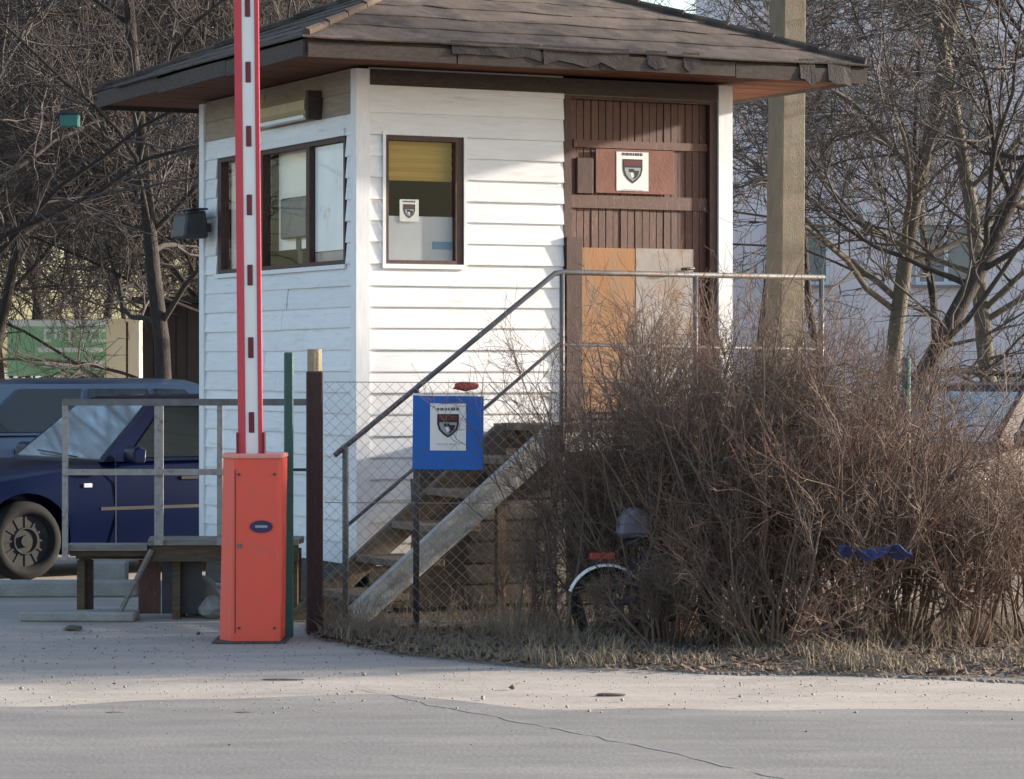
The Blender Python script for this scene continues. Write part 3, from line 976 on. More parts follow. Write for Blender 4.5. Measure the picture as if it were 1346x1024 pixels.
post('timber_post', 413.5, 21, 459, 17.40, M['post_brown'], 'tarred brown post with a bare tip between barrier and stairs', M['post_tip'])
post('green_post', 379.5, 12, 463, 17.25, M['post_green'], 'thin green metal post right behind the red barrier housing')

fe = empty('chain_link_fence', (-1.12, FD, 0), 0, 'wire mesh fence running from the brown post through the bare shrubs', 'fence')
FLEN, FHT = 7.0, 1.50
mb = MB()
pit = .072
k = -int(FHT / pit) - 1
while k * pit < FLEN:
    x = k * pit
    for sgn in (1, -1):
        a_ = [x if sgn > 0 else x + FHT, 0.04]
        b_ = [x + FHT if sgn > 0 else x, FHT]
        def clip(p, q):
            p, q = list(p), list(q)
            for P_, Q_ in ((p, q), (q, p)):
                if P_[0] < 0:
                    f = (0 - P_[0]) / (Q_[0] - P_[0])
                    P_[1] += f * (Q_[1] - P_[1]); P_[0] = 0
                if P_[0] > FLEN:
                    f = (FLEN - P_[0]) / (Q_[0] - P_[0])
                    P_[1] += f * (Q_[1] - P_[1]); P_[0] = FLEN
            return p, q
        if max(a_[0], b_[0]) <= 0 or min(a_[0], b_[0]) >= FLEN:
            continue
        a_, b_ = clip(a_, b_)
        yo = .0018 * sgn
        mb.tube([(a_[0], yo, a_[1]), (b_[0], yo, b_[1])], .0013, 3, False)
    k += 1
tag(build('mesh_wire', mb, M['wire'], fe), kind='stuff')
for z in (.06, .78, FHT):
    build('line_wire', MB().tube([(0, .006, z), (FLEN / 2, .006, z - .015), (FLEN, .006, z)], .0026, 5), M['wire'], fe)
for px, m_, top in ((547, 'steel_dark', 512), (945, 'grey_wood', 470), (1192, 'post_green', 470), (1420, 'post_green', 470)):
    c = at(px, top, FD)
    build('fence_post', MB().tube([(c.x + 1.12, .02, 0), (c.x + 1.12, .02, c.z)], .019 if px < 900 else .026, 8), M[m_], fe, smooth=True)

# blue sign on the fence
sg = empty('blue_sign', at(589, 569, FD - .045), 0, 'blue square sign with a white shield notice hung on the wire fence', 'sign')
wS, hS = 93 / F * FD, 97 / F * FD
build('board', MB().bx(-wS / 2, wS / 2, -.006, .006, -hS / 2, hS / 2), M['sign_blue'], sg, rot=(0, R(.5), R(-3)), bevel=.002)
pan = build('notice', MB().bx(-.107, .107, -.002, .002, -.140, .140), M['paper'], sg, (.0, -.0085, .035), (0, R(.3), R(-3)))
sub = pan
emblem(sub, (0, .015), .130, -.0045)
build('edge_strip', MB().bx(-wS / 2, wS * .42, -.007, .007, 0, .012), M['paper'], sg, (0, 0, hS / 2 + .0015), (0, R(.5), R(-3)))
rp = rock(5, (.16, .06, .06))
tag(link('red_plastic_scrap', rp, M['red_plastic'], None, at(612, 508, FD + .03)), 'scrap of red plastic caught on the fence above the blue sign', 'scrap')

# ------------------------------------------------------------------ barrier
BD = 17.0
bz = lambda py: CAMZ + (HOR - py) / F * BD
bxx = lambda px: (px - 331) / F * BD
bo = at(331, 843, BD)
ba = empty('road_barrier', (bo.x, BD, 0), 0, 'coral red barrier housing with a raised red and white arm', 'barrier')
hw0, hw1 = .181, .177
H = bz(602)
prof = [(-hw0, -.17), (hw0 - .02, -.20), (hw0, -.18), (hw0, .16), (-hw0, .16)]
mb = MB()
Hs = [0.015, .05, H * .5, H - .03, H]
for k, z in enumerate(Hs):
    s = 1 - .02 * z / H
    offx = (bxx(334) - bxx(330)) * z / H
    pts = [(-hw0, -.06), (-hw0 + .075, -.175), (-hw0 + .088, -.182), (hw0 - .03, -.182), (hw0 - .006, -.172), (hw0, -.15), (hw0, .16), (hw0 - .02, .175), (-hw0 + .02, .175), (-hw0, .16)]
    mb.v += [Vector((p[0] * s + offx, p[1] * s, z)) for p in pts]
    n = len(pts)
    if k:
        for j in range(n):
            q = (k - 1) * n
            mb.f.append((q + j, q + (j + 1) % n, q + n + (j + 1) % n, q + n + j))
mb.f.append(tuple(range(n))[::-1])
mb.f.append(tuple(range((len(Hs) - 1) * n, len(Hs) * n)))
build('housing', mb, M['barrier_red'], ba)
lid = MB().prism([(-hw1 - .004, -.07), (-hw1 + .07, -.19), (hw1 + .004, -.19), (hw1 + .008, .18), (-hw1 - .004, .18)], H + .001, H + .028, 'z')
build('lid', lid, M['barrier_pink'], ba, (bxx(334), 0, 0), bevel=.006)
bd = MB()
pl = [(.066 * math.cos(2 * math.pi * k / 20), .036 * math.sin(2 * math.pi * k / 20)) for k in range(20)]
build('badge', MB().prism(pl, -.187, -.181), M['badge'], ba, (bxx(347), 0, bz(690)))
build('badge_text', MB().bx(-.035, .035, -.1885, -.1872, -.006, .008), M['ink_grey'], ba, (bxx(347), 0, bz(690)))
build('door_seam', MB().bx(-.0025, .0025, -.1835, -.1822, .06, H - .06), M['ink_red'], ba, (bxx(313), 0, 0))
for px_, py_ in ((318, 622), (364, 622), (318, 822), (364, 822)):
    build('bolt', MB().prism([(.009 * math.cos(k * math.pi / 3), .009 * math.sin(k * math.pi / 3)) for k in range(6)], -.187, -.1805), M['steel_dark'], ba, (bxx(px_), 0, bz(py_)))
build('lock', MB().prism([(.013 * math.cos(k * math.pi / 6), .013 * math.sin(k * math.pi / 6)) for k in range(12)], -.188, -.1805), M['steel'], ba, (bxx(319), 0, bz(715)))
build('base_plate', MB().bx(-.21, .21, -.21, .20, 0.001, .014), M['steel_dark'], ba)
arm = empty('arm', (bxx(331), -.03, H - .05), 0)
arm.parent = ba
arm.rotation_euler = (0, R(-.55), 0)
AW = 33 / F * BD
AL = 4.2
build('beam', MB().bx(-AW * .30, AW * .30, -.024, .024, .0, AL), M['arm_white'], arm)
build('edge_band', MB().bx(-AW / 2, -AW * .2, -.030, .030, .0, AL), M['arm_red'], arm)
build('edge_band', MB().bx(AW * .30, AW * .46, -.030, .030, .0, AL), M['arm_red'], arm)
for py in (555, 457, 362, 270, 180, 96, 10, -80, -170):
    zz = bz(py) - (H - .05)
    build('reflector', MB().bx(-.016, .016, -.031, -.0245, zz - .06, zz + .06), M['reflector'], arm, (.006, 0, 0), bevel=.003)
for sx in (-1, 1):
    build('fork_plate', MB().bx(sx * AW * .52 - .006, sx * AW * .52 + .006, -.05, .05, .052, .20), M['reflector'], arm)

# ------------------------------------------------------------------ cars
def car(name, loc, heading, paint, label, L=4.25, Wd=1.70, Ht=1.43, wagon=False, belt=.955):
    """car pointing along local -x, origin under the middle"""
    root = empty(name, loc, heading, label, 'car')
    hw = Wd / 2
    # stations: x, bottom, top, half width
    st_ = [(-.50, .42, .62, .70), (-.485, .26, .72, .82), (-.44, .20, .80, .93), (-.33, .18, .88, .985), (-.22, .18, .95, 1.0), (-.10, .18, .965, 1.0),
           (.15, .18, .98, 1.0), (.33, .18, .99, .99), (.44, .22, 1.0, .96), (.485, .26, .96, .90), (.50, .40, .84, .78)]
    verts, faces = [], []
    for x, zb, zt_, w in st_:
        zt_ *= belt / .955
        W_ = hw * w
        half = [(0, zb), (W_ * .86, zb), (W_ * .97, zb + .08), (W_, (zb + zt_) * .48), (W_ * .985, zt_ - .16), (W_ * .93, zt_ - .04), (W_ * .80, zt_), (0, zt_ + .015)]
        ring = half + [(-a, b) for a, b in half[-2:0:-1]]
        verts += [Vector((x * L, a, b)) for a, b in ring]
    n = len(ring)
    for k in range(len(st_) - 1):
        for j in range(n):
            faces.append((k * n + j, k * n + (j + 1) % n, (k + 1) * n + (j + 1) % n, (k + 1) * n + j))
    faces.append(tuple(range(n)))
    faces.append(tuple(range((len(st_) - 1) * n, len(st_) * n))[::-1])
    mb = MB()
    mb.v, mb.f = verts, faces
    body = build('body', mb, paint, root, smooth=True)
    # wheel arches cut out
    wr = .30
    fx, rx = -L * .32, L * .315
    cut = MB()
    for x in (fx, rx):
        for s in (-1, 1):
            cut.prism([(x + (wr + .055) * math.cos(2 * math.pi * k / 24), wr + (wr + .055) * math.sin(2 * math.pi * k / 24)) for k in range(24)], s * (hw - .24), s * (hw + .2), 'y')
    co = bpy.data.objects.new('cutter', cut.mesh('cutter'))
    COL.objects.link(co)
    co.parent = root
    md = body.modifiers.new('arch', 'BOOLEAN')
    md.object = co
    md.solver = 'EXACT'
    bpy.context.view_layer.update()
    dg = bpy.context.evaluated_depsgraph_get()
    nm = bpy.data.meshes.new_from_object(body.evaluated_get(dg))
    body.modifiers.clear()
    body.data = nm
    bpy.data.objects.remove(co)
    try:
        nm.set_sharp_from_angle(angle=R(38))
    except Exception:
        pass
    # greenhouse
    xa, xb, xc, xd = -L * .165, -L * .045, L * (.36 if wagon else .26), L * (.475 if wagon else .43)
    wb, wt = hw * .90, hw * .68
    zb = belt
    rows = [(xa, xd, wb, zb), (xa * .58 + xb * .42, xd * .58 + xc * .42, wb * .58 + wt * .42, zb + (Ht - .045 - zb) * .42), (xb, xc, wt, Ht - .045), (xb + .10, xc - .10, wt - .09, Ht - .008), (xb + .25, xc - .25, wt - .26, Ht + .008)]
    g = MB()
    for a_, d_, w_, z_ in rows:
        g.v += [Vector((a_, -w_, z_)), Vector((d_, -w_, z_)), Vector((d_, w_, z_)), Vector((a_, w_, z_))]
    for k in range(len(rows) - 1):
        for j in range(4):
            g.f.append((4 * k + j, 4 * k + (j + 1) % 4, 4 * k + 4 + (j + 1) % 4, 4 * k + 4 + j))
    g.f.append((16, 17, 18, 19))
    g.f.append((3, 2, 1, 0))
    cab = build('cabin', g, paint, root, smooth=True)
    try:
        cab.data.set_sharp_from_angle(angle=R(35))
    except Exception:
        pass

    def cabin(u, v, side):
        """point on the cabin side: u 0..1 front to rear, v 0..1 belt to roof"""
        z_ = zb + (Ht - .045 - zb) * v
        w_ = wb + (wt - wb) * v
        a_, d_ = xa + (xb - xa) * v, xd + (xc - xd) * v
        return Vector((a_ + (d_ - a_) * u, side * w_, z_))

    def panel(nm_, pts, nrm_, m_, t=.012):
        mb = MB()
        nrm_ = Vector(nrm_).normalized()
        k = len(pts)
        mb.v = [p + nrm_ * .010 for p in pts] + [p - nrm_ * t for p in pts]
        mb.f = [tuple(range(k)), tuple(range(2 * k - 1, k - 1, -1))] + [(j, k + j, k + (j + 1) % k, (j + 1) % k) for j in range(k)]
        return build(nm_, mb, m_, root)
    # windscreen and rear window
    def ws(v, s):
        return Vector((xa + (xb - xa) * v, s * (wb + (wt - wb) * v) * .90, zb + (Ht - .045 - zb) * v))
    panel('windscreen', [ws(.04, -1), ws(.04, 1), ws(.93, 1), ws(.93, -1)], (-(Ht - zb), 0, (xb - xa)), M['windscreen'])
    def rw(v, s):
        return Vector((xd + (xc - xd) * v, s * (wb + (wt - wb) * v) * .88, zb + (Ht - .045 - zb) * v))
    panel('rear_window', [rw(.10, -1), rw(.10, 1), rw(.9, 1), rw(.9, -1)], ((Ht - zb), 0, xd - xc), M['car_glass'])
    for s in (-1, 1):
        nv = (0, s * (Ht - zb), (wb - wt))
        panel('side_window', [cabin(.075, .06, s), cabin(.40, .06, s), cabin(.40, .90, s), cabin(.10, .90, s)], nv, M['car_glass'])
        panel('side_window', [cabin(.435, .06, s), cabin(.70, .06, s), cabin(.72, .90, s), cabin(.435, .90, s)], nv, M['car_glass'])
        if wagon:
            panel('side_window', [cabin(.74, .10, s), cabin(.92, .10, s), cabin(.90, .88, s), cabin(.755, .90, s)], nv, M['car_glass'])
        # doors: seams, handles, moulding, blinker, mirror
        yy = s * hw
        for x in (-L * .15, L * .075, L * .265):
            build('door_seam', MB().bx(-.004, .004, -.004, .004, .24, .93), M['black_plastic'], root, (x, yy * .996, 0))
        build('side_moulding', MB().bx(-L * .18, L * .25, -.004, .004, .51, .535), M['black_plastic'], root, (0, yy * 1.0, 0))
        for x in (-L * .0, L * .20):
            build('door_handle', MB().bx(-.075, .075, -.012, .012, -.014, .014), M['black_plastic'], root, (x, yy * .985, belt - .13), bevel=.004)
        build('blinker', MB().bx(-.035, .035, -.006, .006, -.016, .016), M['lamp_glass'], root, (-L * .205, yy * .995, .70), bevel=.003)
        mm = MB().prism([(-.07, -.05), (.03, -.06), (.04, .05), (-.02, .07), (-.07, .04)], -.09, .09, 'y')
        build('mirror', mm, paint, root, (-L * .115, s * (hw + .05), belt + .05), bevel=.012)
        build('headlight', MB().prism([(-.03, -.07), (.10, -.05), (.12, .06), (.0, .07)], -.17, .17, 'y'), M['lamp_glass'], root, (-L * .478, s * hw * .66, .66), bevel=.01)
        build('tail_light', MB().bx(-.05, .03, -.10, .10, -.12, .12), M['red_plastic'], root, (L * .482, s * hw * .76, .80), bevel=.01)
        for x in (fx, rx):
            wh = empty('wheel', (x, s * (hw - .10), wr), 0)
            wh.parent = root
            ty = MB().torus((0, 0, 0), wr - .062, .062, 32, 10)
            for v in ty.v:
                v.y *= 1.45
            build('tyre', ty, M['tyre'], wh, smooth=True)
            rm = MB()
            rm.prism([(.205 * math.cos(2 * math.pi * k / 24), .205 * math.sin(2 * math.pi * k / 24)) for k in range(24)], -s * .06, s * .045, 'y')
            build('rim', rm, M['hubcap'], wh)
            hc = MB().torus((0, s * .045, 0), .196, .010, 28, 6).torus((0, s * .05, 0), .095, .009, 24, 6)
            for k in range(12):
                a_ = 2 * math.pi * k / 12
                hc.box((.145 * math.cos(a_), s * .045, .145 * math.sin(a_)), (.085, .012, .016), Matrix.Rotation(-a_, 3, 'Y'))
            hc.prism([(.045 * math.cos(2 * math.pi * k / 12), .045 * math.sin(2 * math.pi * k / 12)) for k in range(12)], s * .044, s * .066, 'y')
            build('hub', hc, M['hubcap'], wh)
    build('bumper', MB().bx(-L * .5 - .035, -L * .47, -hw * .78, hw * .78, .30, .50), M['black_plastic'], root, bevel=.02)
    build('bumper', MB().bx(L * .47, L * .5 + .03, -hw * .82, hw * .82, .32, .52), M['black_plastic'], root, bevel=.02)
    build('wiper', MB().tube([ws(.02, -.5) + Vector((-.01, 0, .02)), ws(.10, .55) + Vector((-.02, 0, .02))], .007, 5), M['black_plastic'], root)
    return root


def place_wheel(px, D, heading, L, Wd):
    """centre of a car whose near front wheel is seen at photo column px"""
    w = at(px, 0, D)
    off = Matrix.Rotation(heading, 3, 'Z') @ Vector((-L * .32, -(Wd / 2 - .10), 0))
    return Vector((w.x - off.x, D - off.y, 0))


car('parked_car', place_wheel(30, 21.7, R(36), 4.25, 1.70), R(36), M['navy'], 'navy blue parked car standing behind the walkway railing', Ht=1.36, belt=.87)
car('parked_car', place_wheel(-170, 26.4, R(20), 4.5, 1.75), R(20), M['steel_blue'], 'steel blue estate car parked behind the navy car', L=4.5, Wd=1.75, Ht=1.47, wagon=True)
car('parked_car', place_wheel(1228, 23.2, R(34), 4.2, 1.68), R(34), M['maroon'], 'dark brown car half hidden behind the shrubs at the fence end', L=4.2, Wd=1.68, Ht=1.45)

# ------------------------------------------------------------------ child's bicycle behind the shrubs
WR = .215
bk = empty('bicycle', at(798, 0, 16.95).xy.to_3d(), R(3), 'small bicycle with a white mudguard left among the bare shrubs', 'bicycle')
WB = .74
for x in (0, WB):
    wh = empty('wheel', (x, 0, WR), 0)
    wh.parent = bk
    build('tyre', MB().torus((0, 0, 0), WR - .02, .02, 28, 8), M['tyre'], wh, smooth=True)
    build('rim', MB().torus((0, 0, 0), WR - .045, .008, 28, 6), M['hubcap'], wh, smooth=True)
    sp = MB()
    for k in range(14):
        a_ = 2 * math.pi * k / 14
        sp.tube([(0, 0, 0), ((WR - .045) * math.cos(a_), 0, (WR - .045) * math.sin(a_))], .0015, 3, False)
    sp.tube([(0, -.04, 0), (0, .04, 0)], .014, 8)
    build('spokes', sp, M['hubcap'], wh)
    mg = MB()
    n = 14
    for k in range(n + 1):
        a_ = R(38) + R(122) * k / n
        r_ = WR + .022
        for w_ in (-.030, -.018, .018, .030):
            q = r_ - (.012 if abs(w_) > .02 else 0)
            mg.v.append(Vector((q * math.cos(a_), w_, q * math.sin(a_))))
        for w_ in (-.030, -.018, .018, .030):
            q = r_ - (.012 if abs(w_) > .02 else 0) - .004
            mg.v.append(Vector((q * math.cos(a_), w_, q * math.sin(a_))))
    for k in range(n):
        for j in range(3):
            a0, b0 = k * 8 + j, (k + 1) * 8 + j
            mg.f += [(a0, a0 + 1, b0 + 1, b0), (a0 + 4, b0 + 4, b0 + 5, a0 + 5)]
        mg.f += [(k * 8, (k + 1) * 8, (k + 1) * 8 + 4, k * 8 + 4), (k * 8 + 3, k * 8 + 7, (k + 1) * 8 + 7, (k + 1) * 8 + 3)]
    build('mudguard', mg, M['chalk'], bk, (x, 0, WR), smooth=True)
frm = MB()
bb, stp, hd = (.30, 0, .24), (.20, 0, .52), (.62, 0, .58)
frm.tube([(0, -.04, WR), bb], .010, 6).tube([(0, .04, WR), bb], .010, 6).tube([bb, stp], .015, 8).tube([stp, (.605, 0, .54)], .015, 8).tube([bb, (.63, 0, .46)], .017, 8)
frm.tube([(0, -.04, WR), (.20, 0, .50)], .008, 6).tube([(0, .04, WR), (.20, 0, .50)], .008, 6)
frm.tube([hd, (.65, 0, .44), (WB, .0, WR)], .014, 8)
build('frame', frm, M['bike_blue'], bk, smooth=True)
build('handlebar', MB().tube([(.52, -.24, .72), (.58, -.20, .73), (.60, 0, .66), (.58, .20, .73), (.52, .24, .72)], .011, 8).tube([(.60, 0, .66), hd], .012, 8), M['hubcap'], bk, smooth=True)
sdm = MB()
sdm.prism([(.06, .565), (.12, .60), (.30, .60), (.34, .58), (.30, .56), (.14, .55)], -.055, .055, 'y')
build('saddle', sdm, M['black_plastic'], bk, bevel=.012)
build('reflector', MB().bx(-.10, .05, -.03, .03, .475, .515), M['red_plastic'], bk, (.0, 0, 0), bevel=.008)
build('crank', MB().tube([(.30, -.06, .24), (.30, .06, .24)], .012, 6).tube([(.30, -.06, .24), (.36, -.065, .14)], .009, 6).tube([(.30, .06, .24), (.24, .065, .34)], .009, 6).bx(.33, .39, -.13, -.06, .125, .145).bx(.21, .27, .06, .13, .335, .355), M['black_plastic'], bk)
build('carrier_bag', MB().prism([(.05, .60), (.07, .74), (.16, .79), (.25, .73), (.26, .61)], -.09, .09, 'y'), M['bag_grey'], bk, bevel=.03)

tg = MB()
gg = random.Random(4)
for k in range(12):
    for j in range(4):
        tg.v.append(Vector((-.20 + .40 * k / 11, -.05 + .035 * j, .03 + .035 * math.sin(k * .9 + j) + gg.gauss(0, .008) + .02)))
for k in range(11):
    for j in range(3):
        tg.f.append((4 * k + j, 4 * k + j + 1, 4 * k + j + 5, 4 * k + j + 4))
o = build('blue_tarp_scrap', tg, M['blue_plastic'], None, at(1150, 737, 15.95))
md = o.modifiers.new('t', 'SOLIDIFY')
md.thickness = .006
tag(o, 'crumpled strip of blue plastic tangled low in the shrubs', 'plastic')

# ------------------------------------------------------------------ shrubs
def shrub(seed, loc, h, spread, n_stem, label, lean=(0, 0)):
    g = np.random.default_rng(seed)
    N = int(n_stem * .68)
    a = g.uniform(0, 2 * np.pi, N)
    rr = g.uniform(0, .16, N)
    s = np.stack([rr * np.cos(a), rr * np.sin(a), np.zeros(N)], -1)
    tilt = np.abs(g.normal(0, spread, N))
    d = np.stack([np.cos(a) * np.sin(tilt) + lean[0], np.sin(a) * np.sin(tilt) + lean[1], np.cos(tilt)], -1)
    L0 = h * g.uniform(.65, 1.08, N)
    r0 = g.uniform(.006, .013, N)
    p0, q0 = grow(g, s, d, L0, r0, r0 * .35, 7, .10, .01)
    s1, d1, r1, t1 = spawn(g, p0, q0, 9, .15, .98, .55, .22)
    p1, q1 = grow(g, s1, d1, h * g.uniform(.18, .48, len(s1)) * (1.15 - .5 * t1), np.minimum(r1 * .75, .0052), np.full(len(s1), .0017), 5, .16, .05)
    s2, d2, r2, t2 = spawn(g, p1, q1, 7, .12, 1, .65, .3)
    p2, q2 = grow(g, s2, d2, h * g.uniform(.06, .20, len(s2)), np.minimum(r2 * .8, .0027), np.full(len(s2), .0010), 3, .20, .04)
    s3, d3, r3, t3 = spawn(g, p2, q2, 2, .3, 1, .7, .3)
    p3, q3 = grow(g, s3, d3, g.uniform(.03, .11, len(s3)), np.full(len(s3), .0015), np.full(len(s3), .0007), 2, .2, .04)
    o = empty('bare_shrub', loc, 0, label, 'shrub', 'bare shrubs along the fence')
    V, Q = tubes([(p0, q0, 5)])
    link('stems', raw_mesh('stems', V, Q), M['twig_bush'], o)
    V, Q = tubes([(p1, q1, 3), (p2, q2, 3), (p3, q3, 3)])
    link('twigs', raw_mesh('twigs', V, Q), M['twig_bush'], o)
    return o


SH = [
    (11, 838, 17.62, 1.15, .28, 22, 'thin bare shrub over the white mudguard of the small bicycle', (0, 0)),
    (26, 792, 17.68, 1.72, .20, 24, 'upright bare shrub against the landing post above the bicycle wheel', (.03, 0)),
    (12, 862, 17.10, 1.88, .25, 40, 'tall reddish bare shrub directly below the brown hut door', (-.04, 0)),
    (13, 965, 16.80, 1.80, .34, 42, 'wide bare shrub in front of the white corner of the hut', (0, 0)),
    (14, 1050, 17.1, 1.95, .30, 40, 'tall bare shrub in front of the concrete pole', (0, 0)),
    (15, 1115, 16.55, 1.70, .45, 44, 'broad bare shrub with thick pale stems over the blue plastic strip', (-.15, 0)),
    (16, 1185, 17.0, 1.5, .36, 32, 'bare shrub growing around the green fence post', (.05, 0)),
    (17, 1270, 16.65, 1.15, .40, 28, 'bare shrub in front of the dark brown car bonnet', (.05, 0)),
    (18, 1350, 17.0, 1.1, .40, 24, 'bare shrub cut by the picture edge in front of the dark brown car', (0, 0)),
    (19, 905, 17.8, 1.75, .30, 30, 'bare shrub between the fence and the hut landing', (0, 0)),
    (20, 1130, 17.9, 1.70, .36, 34, 'bare shrub behind the fence beside the end of the landing', (0, 0)),
    (21, 742, 17.25, 1.55, .16, 4, 'sparse bare sapling at the foot of the landing post', (-.05, 0)),
    (23, 868, 16.65, .50, .50, 18, 'knee high bare shrub in front of the small bicycle frame', (0, 0)),
    (25, 680, 17.2, .75, .38, 10, 'small dry shrub between the stair beam and the bicycle', (0, 0)),
    (22, 1010, 16.35, 1.0, .55, 30, 'low sprawling bare shrub nearest the road in the row', (-.1, -.05)),
]
for seed, px, D, h, sp, ns, lab, ln in SH:
    shrub(seed, at(px, 0, D).xy.to_3d(), h, sp, ns, lab, ln)

# dead grass and leaf litter ---------------------------------------------------
def grass():
    g = np.random.default_rng(5)
    N = 16000
    x = g.uniform(-1.2, 4.2, N)
    e_ = np.array([soil_edge(v) for v in x])
    t = g.beta(1.1, 1.9, N)
    y = e_ - .06 + t * (18.2 - e_)
    clump = np.sin(x * 7.1 + y * 3.3) + np.sin(x * 3.1 - y * 5.7 + 1) + g.normal(0, .6, N)
    keep = clump > -.3
    x, y = x[keep], y[keep]
    N = len(x)
    h = g.uniform(.02, .075, N) * (1 + .9 * (np.sin(x * 4.4) > .3))
    a = g.uniform(0, 2 * np.pi, N)
    w = g.uniform(.0018, .004, N)
    lean = g.normal(0, .6, (N, 2))
    base = np.stack([x, y, np.full(N, .008)], -1)
    side = np.stack([np.cos(a) * w, np.sin(a) * w, np.zeros(N)], -1)
    mid = base + np.stack([lean[:, 0] * h * .35, lean[:, 1] * h * .35, h * .6], -1)
    tip = base + np.stack([lean[:, 0] * h, lean[:, 1] * h, h * .9], -1)
    V = np.stack([base - side, base + side, mid + side * .7, mid - side * .7, tip + side * .15, tip - side * .15], 1).reshape(-1, 3)
    k = (np.arange(N) * 6)[:, None]
    Q = np.concatenate([k + np.array([[0, 1, 2, 3]]), k + np.array([[3, 2, 4, 5]])])
    return raw_mesh('grass', V, Q)


def weeds():
    g = np.random.default_rng(15)
    N = 2600
    x = g.uniform(-1.15, 4.2, N)
    e_ = np.array([soil_edge(v) for v in x])
    y = np.maximum(e_ + .25, 15.9 + g.beta(2.2, 1.5, N) * 2.3)
    keep = (np.sin(x * 5.3 + 1) + np.sin(x * 2.1 + y * 4) + g.normal(0, .7, N)) > -.4
    x, y = x[keep], y[keep]
    N = len(x)
    a = g.uniform(0, 2 * np.pi, N)
    d = np.stack([np.cos(a) * .35, np.sin(a) * .35, np.ones(N)], -1)
    h = g.uniform(.06, .26, N)
    p, q = grow(g, np.stack([x, y, np.zeros(N)], -1), d, h, np.full(N, .0022), np.full(N, .0010), 4, .16, 0)
    s1, d1, r1, t1 = spawn(g, p, q, 3, .3, 1, .6, .25)
    p1, q1 = grow(g, s1, d1, g.uniform(.04, .14, len(s1)), np.full(len(s1), .0014), np.full(len(s1), .0007), 2, .2, 0)
    return tubes([(p, q, 3), (p1, q1, 3)])


V, Q = weeds()
M['weed'] = mat('dry_weed_stalk', (0.24, 0.185, 0.13), (0.17, 0.125, 0.09), 3, 0.9)
tag(link('dry_weeds', raw_mesh('dry_weeds', V, Q), M['weed']), 'thin dry weed stalks along the fence and under the stairs', 'weeds', kind='stuff')
M['grass'] = mat('dead_grass', (0.26, 0.215, 0.155), (0.20, 0.165, 0.12), 2.5, 0.9, c3=(0.22, 0.17, 0.13), c3_scale=1.5, c3_lo=.45, c3_hi=.6)
tag(link('dead_grass', grass(), M['grass']), 'short dead grass along the foot of the fence and shrubs', 'grass', kind='stuff')


def flakes(name, N, fx, size, m, seed, label, cat):
    g = np.random.default_rng(seed)
    x, y = fx(g, N)
    N = len(x)
    a = g.uniform(0, 2 * np.pi, N)
    s = g.uniform(size[0], size[1], N)
    u = np.stack([np.cos(a), np.sin(a), g.normal(0, .35, N)], -1) * s[:, None]
    v = np.stack([-np.sin(a), np.cos(a), g.normal(0, .35, N)], -1) * s[:, None] * .6
    c = np.stack([x, y, .012 + s * .5], -1)
    V = np.stack([c - u, c - v, c + u, c + v], 1).reshape(-1, 3)
    Q = np.arange(N * 4).reshape(-1, 4)
    tag(link(name, raw_mesh(name, V, Q), m), label, cat, kind='stuff')


def f_bed(g, N):
    x = g.uniform(-1.2, 4.2, N)
    e_ = np.array([soil_edge(v) for v in x])
    return x, e_ - .15 + g.beta(1.25, 2.2, N) * (18.4 - e_)


flakes('leaf_litter', 9000, f_bed, (.010, .028), M['leaf_dead'], 8, 'brown fallen leaves scattered under the shrubs', 'leaves')


def pebbles(name, N, fx, size, m, seed, label, cat):
    g = np.random.default_rng(seed)
    x, y = fx(g, N)
    N = len(x)
    s = np.exp(g.normal(math.log(size), .5, N))
    octa = np.array([[1, 0, 0], [0, 1, 0], [-1, 0, 0], [0, -1, 0], [0, 0, .7], [0, 0, -.7]], float)
    V = octa[None] * s[:, None, None] * g.uniform(.6, 1.2, (N, 6, 1))
    V += np.stack([x, y, .006 + s * .25], -1)[:, None, :]
    T = np.array([[0, 1, 4], [1, 2, 4], [2, 3, 4], [3, 0, 4], [1, 0, 5], [2, 1, 5], [3, 2, 5], [0, 3, 5]])
    Fc = (np.arange(N) * 6)[:, None, None] + T[None]
    tag(link(name, raw_mesh(name, V.reshape(-1, 3), tris=Fc.reshape(-1, 3)), m), label, cat, kind='stuff')


M['pebble'] = mat('pebble', (0.30, 0.27, 0.25), (0.20, 0.18, 0.165), 9, 0.9)
M['grit'] = mat('dark_grit', (0.085, 0.07, 0.06), (0.14, 0.115, 0.10), 9, 0.9)
pebbles('gravel', 6000, lambda g, N: (g.uniform(-3.6, 3.6, N), 13.4 + g.beta(1.4, 1.2, N) * 4.6), .0032, M['pebble'], 3, 'fine pale gravel scattered on the sandy road edge', 'gravel')
pebbles('dark_grit', 220, lambda g, N: (g.uniform(-3.6, 3.6, N), 12.0 + g.beta(2.5, 1.2, N) * 5.5), .0045, M['grit'], 4, 'dark crumbs of soil scattered on the sandy road edge', 'gravel')
for px, py, s, lab in ((150, 938, (.09, .05, .012), 'flat dark clod on the road edge, left of the two in front of the barrier'), (322, 938, (.10, .05, .012), 'flat dark clod on the road edge straight in front of the barrier'),
                       (97, 829, (.12, .10, .05), 'brown stone lying on the sand in front of the walkway'), (802, 915, (.16, .04, .02), 'dark stick-like clod on the sand below the bicycle'),
                       (372, 894, (.22, .06, .010), 'grey dirt ridge on the sand in front of the barrier base')):
    D = F * CAMZ / (py - HOR)
    o = link('earth_clod', rock(px, s), M['grit'], None, at(px, py, D) + Vector((0, 0, s[2] * .3)))
    tag(o, lab, 'clod', 'clods on the road edge')


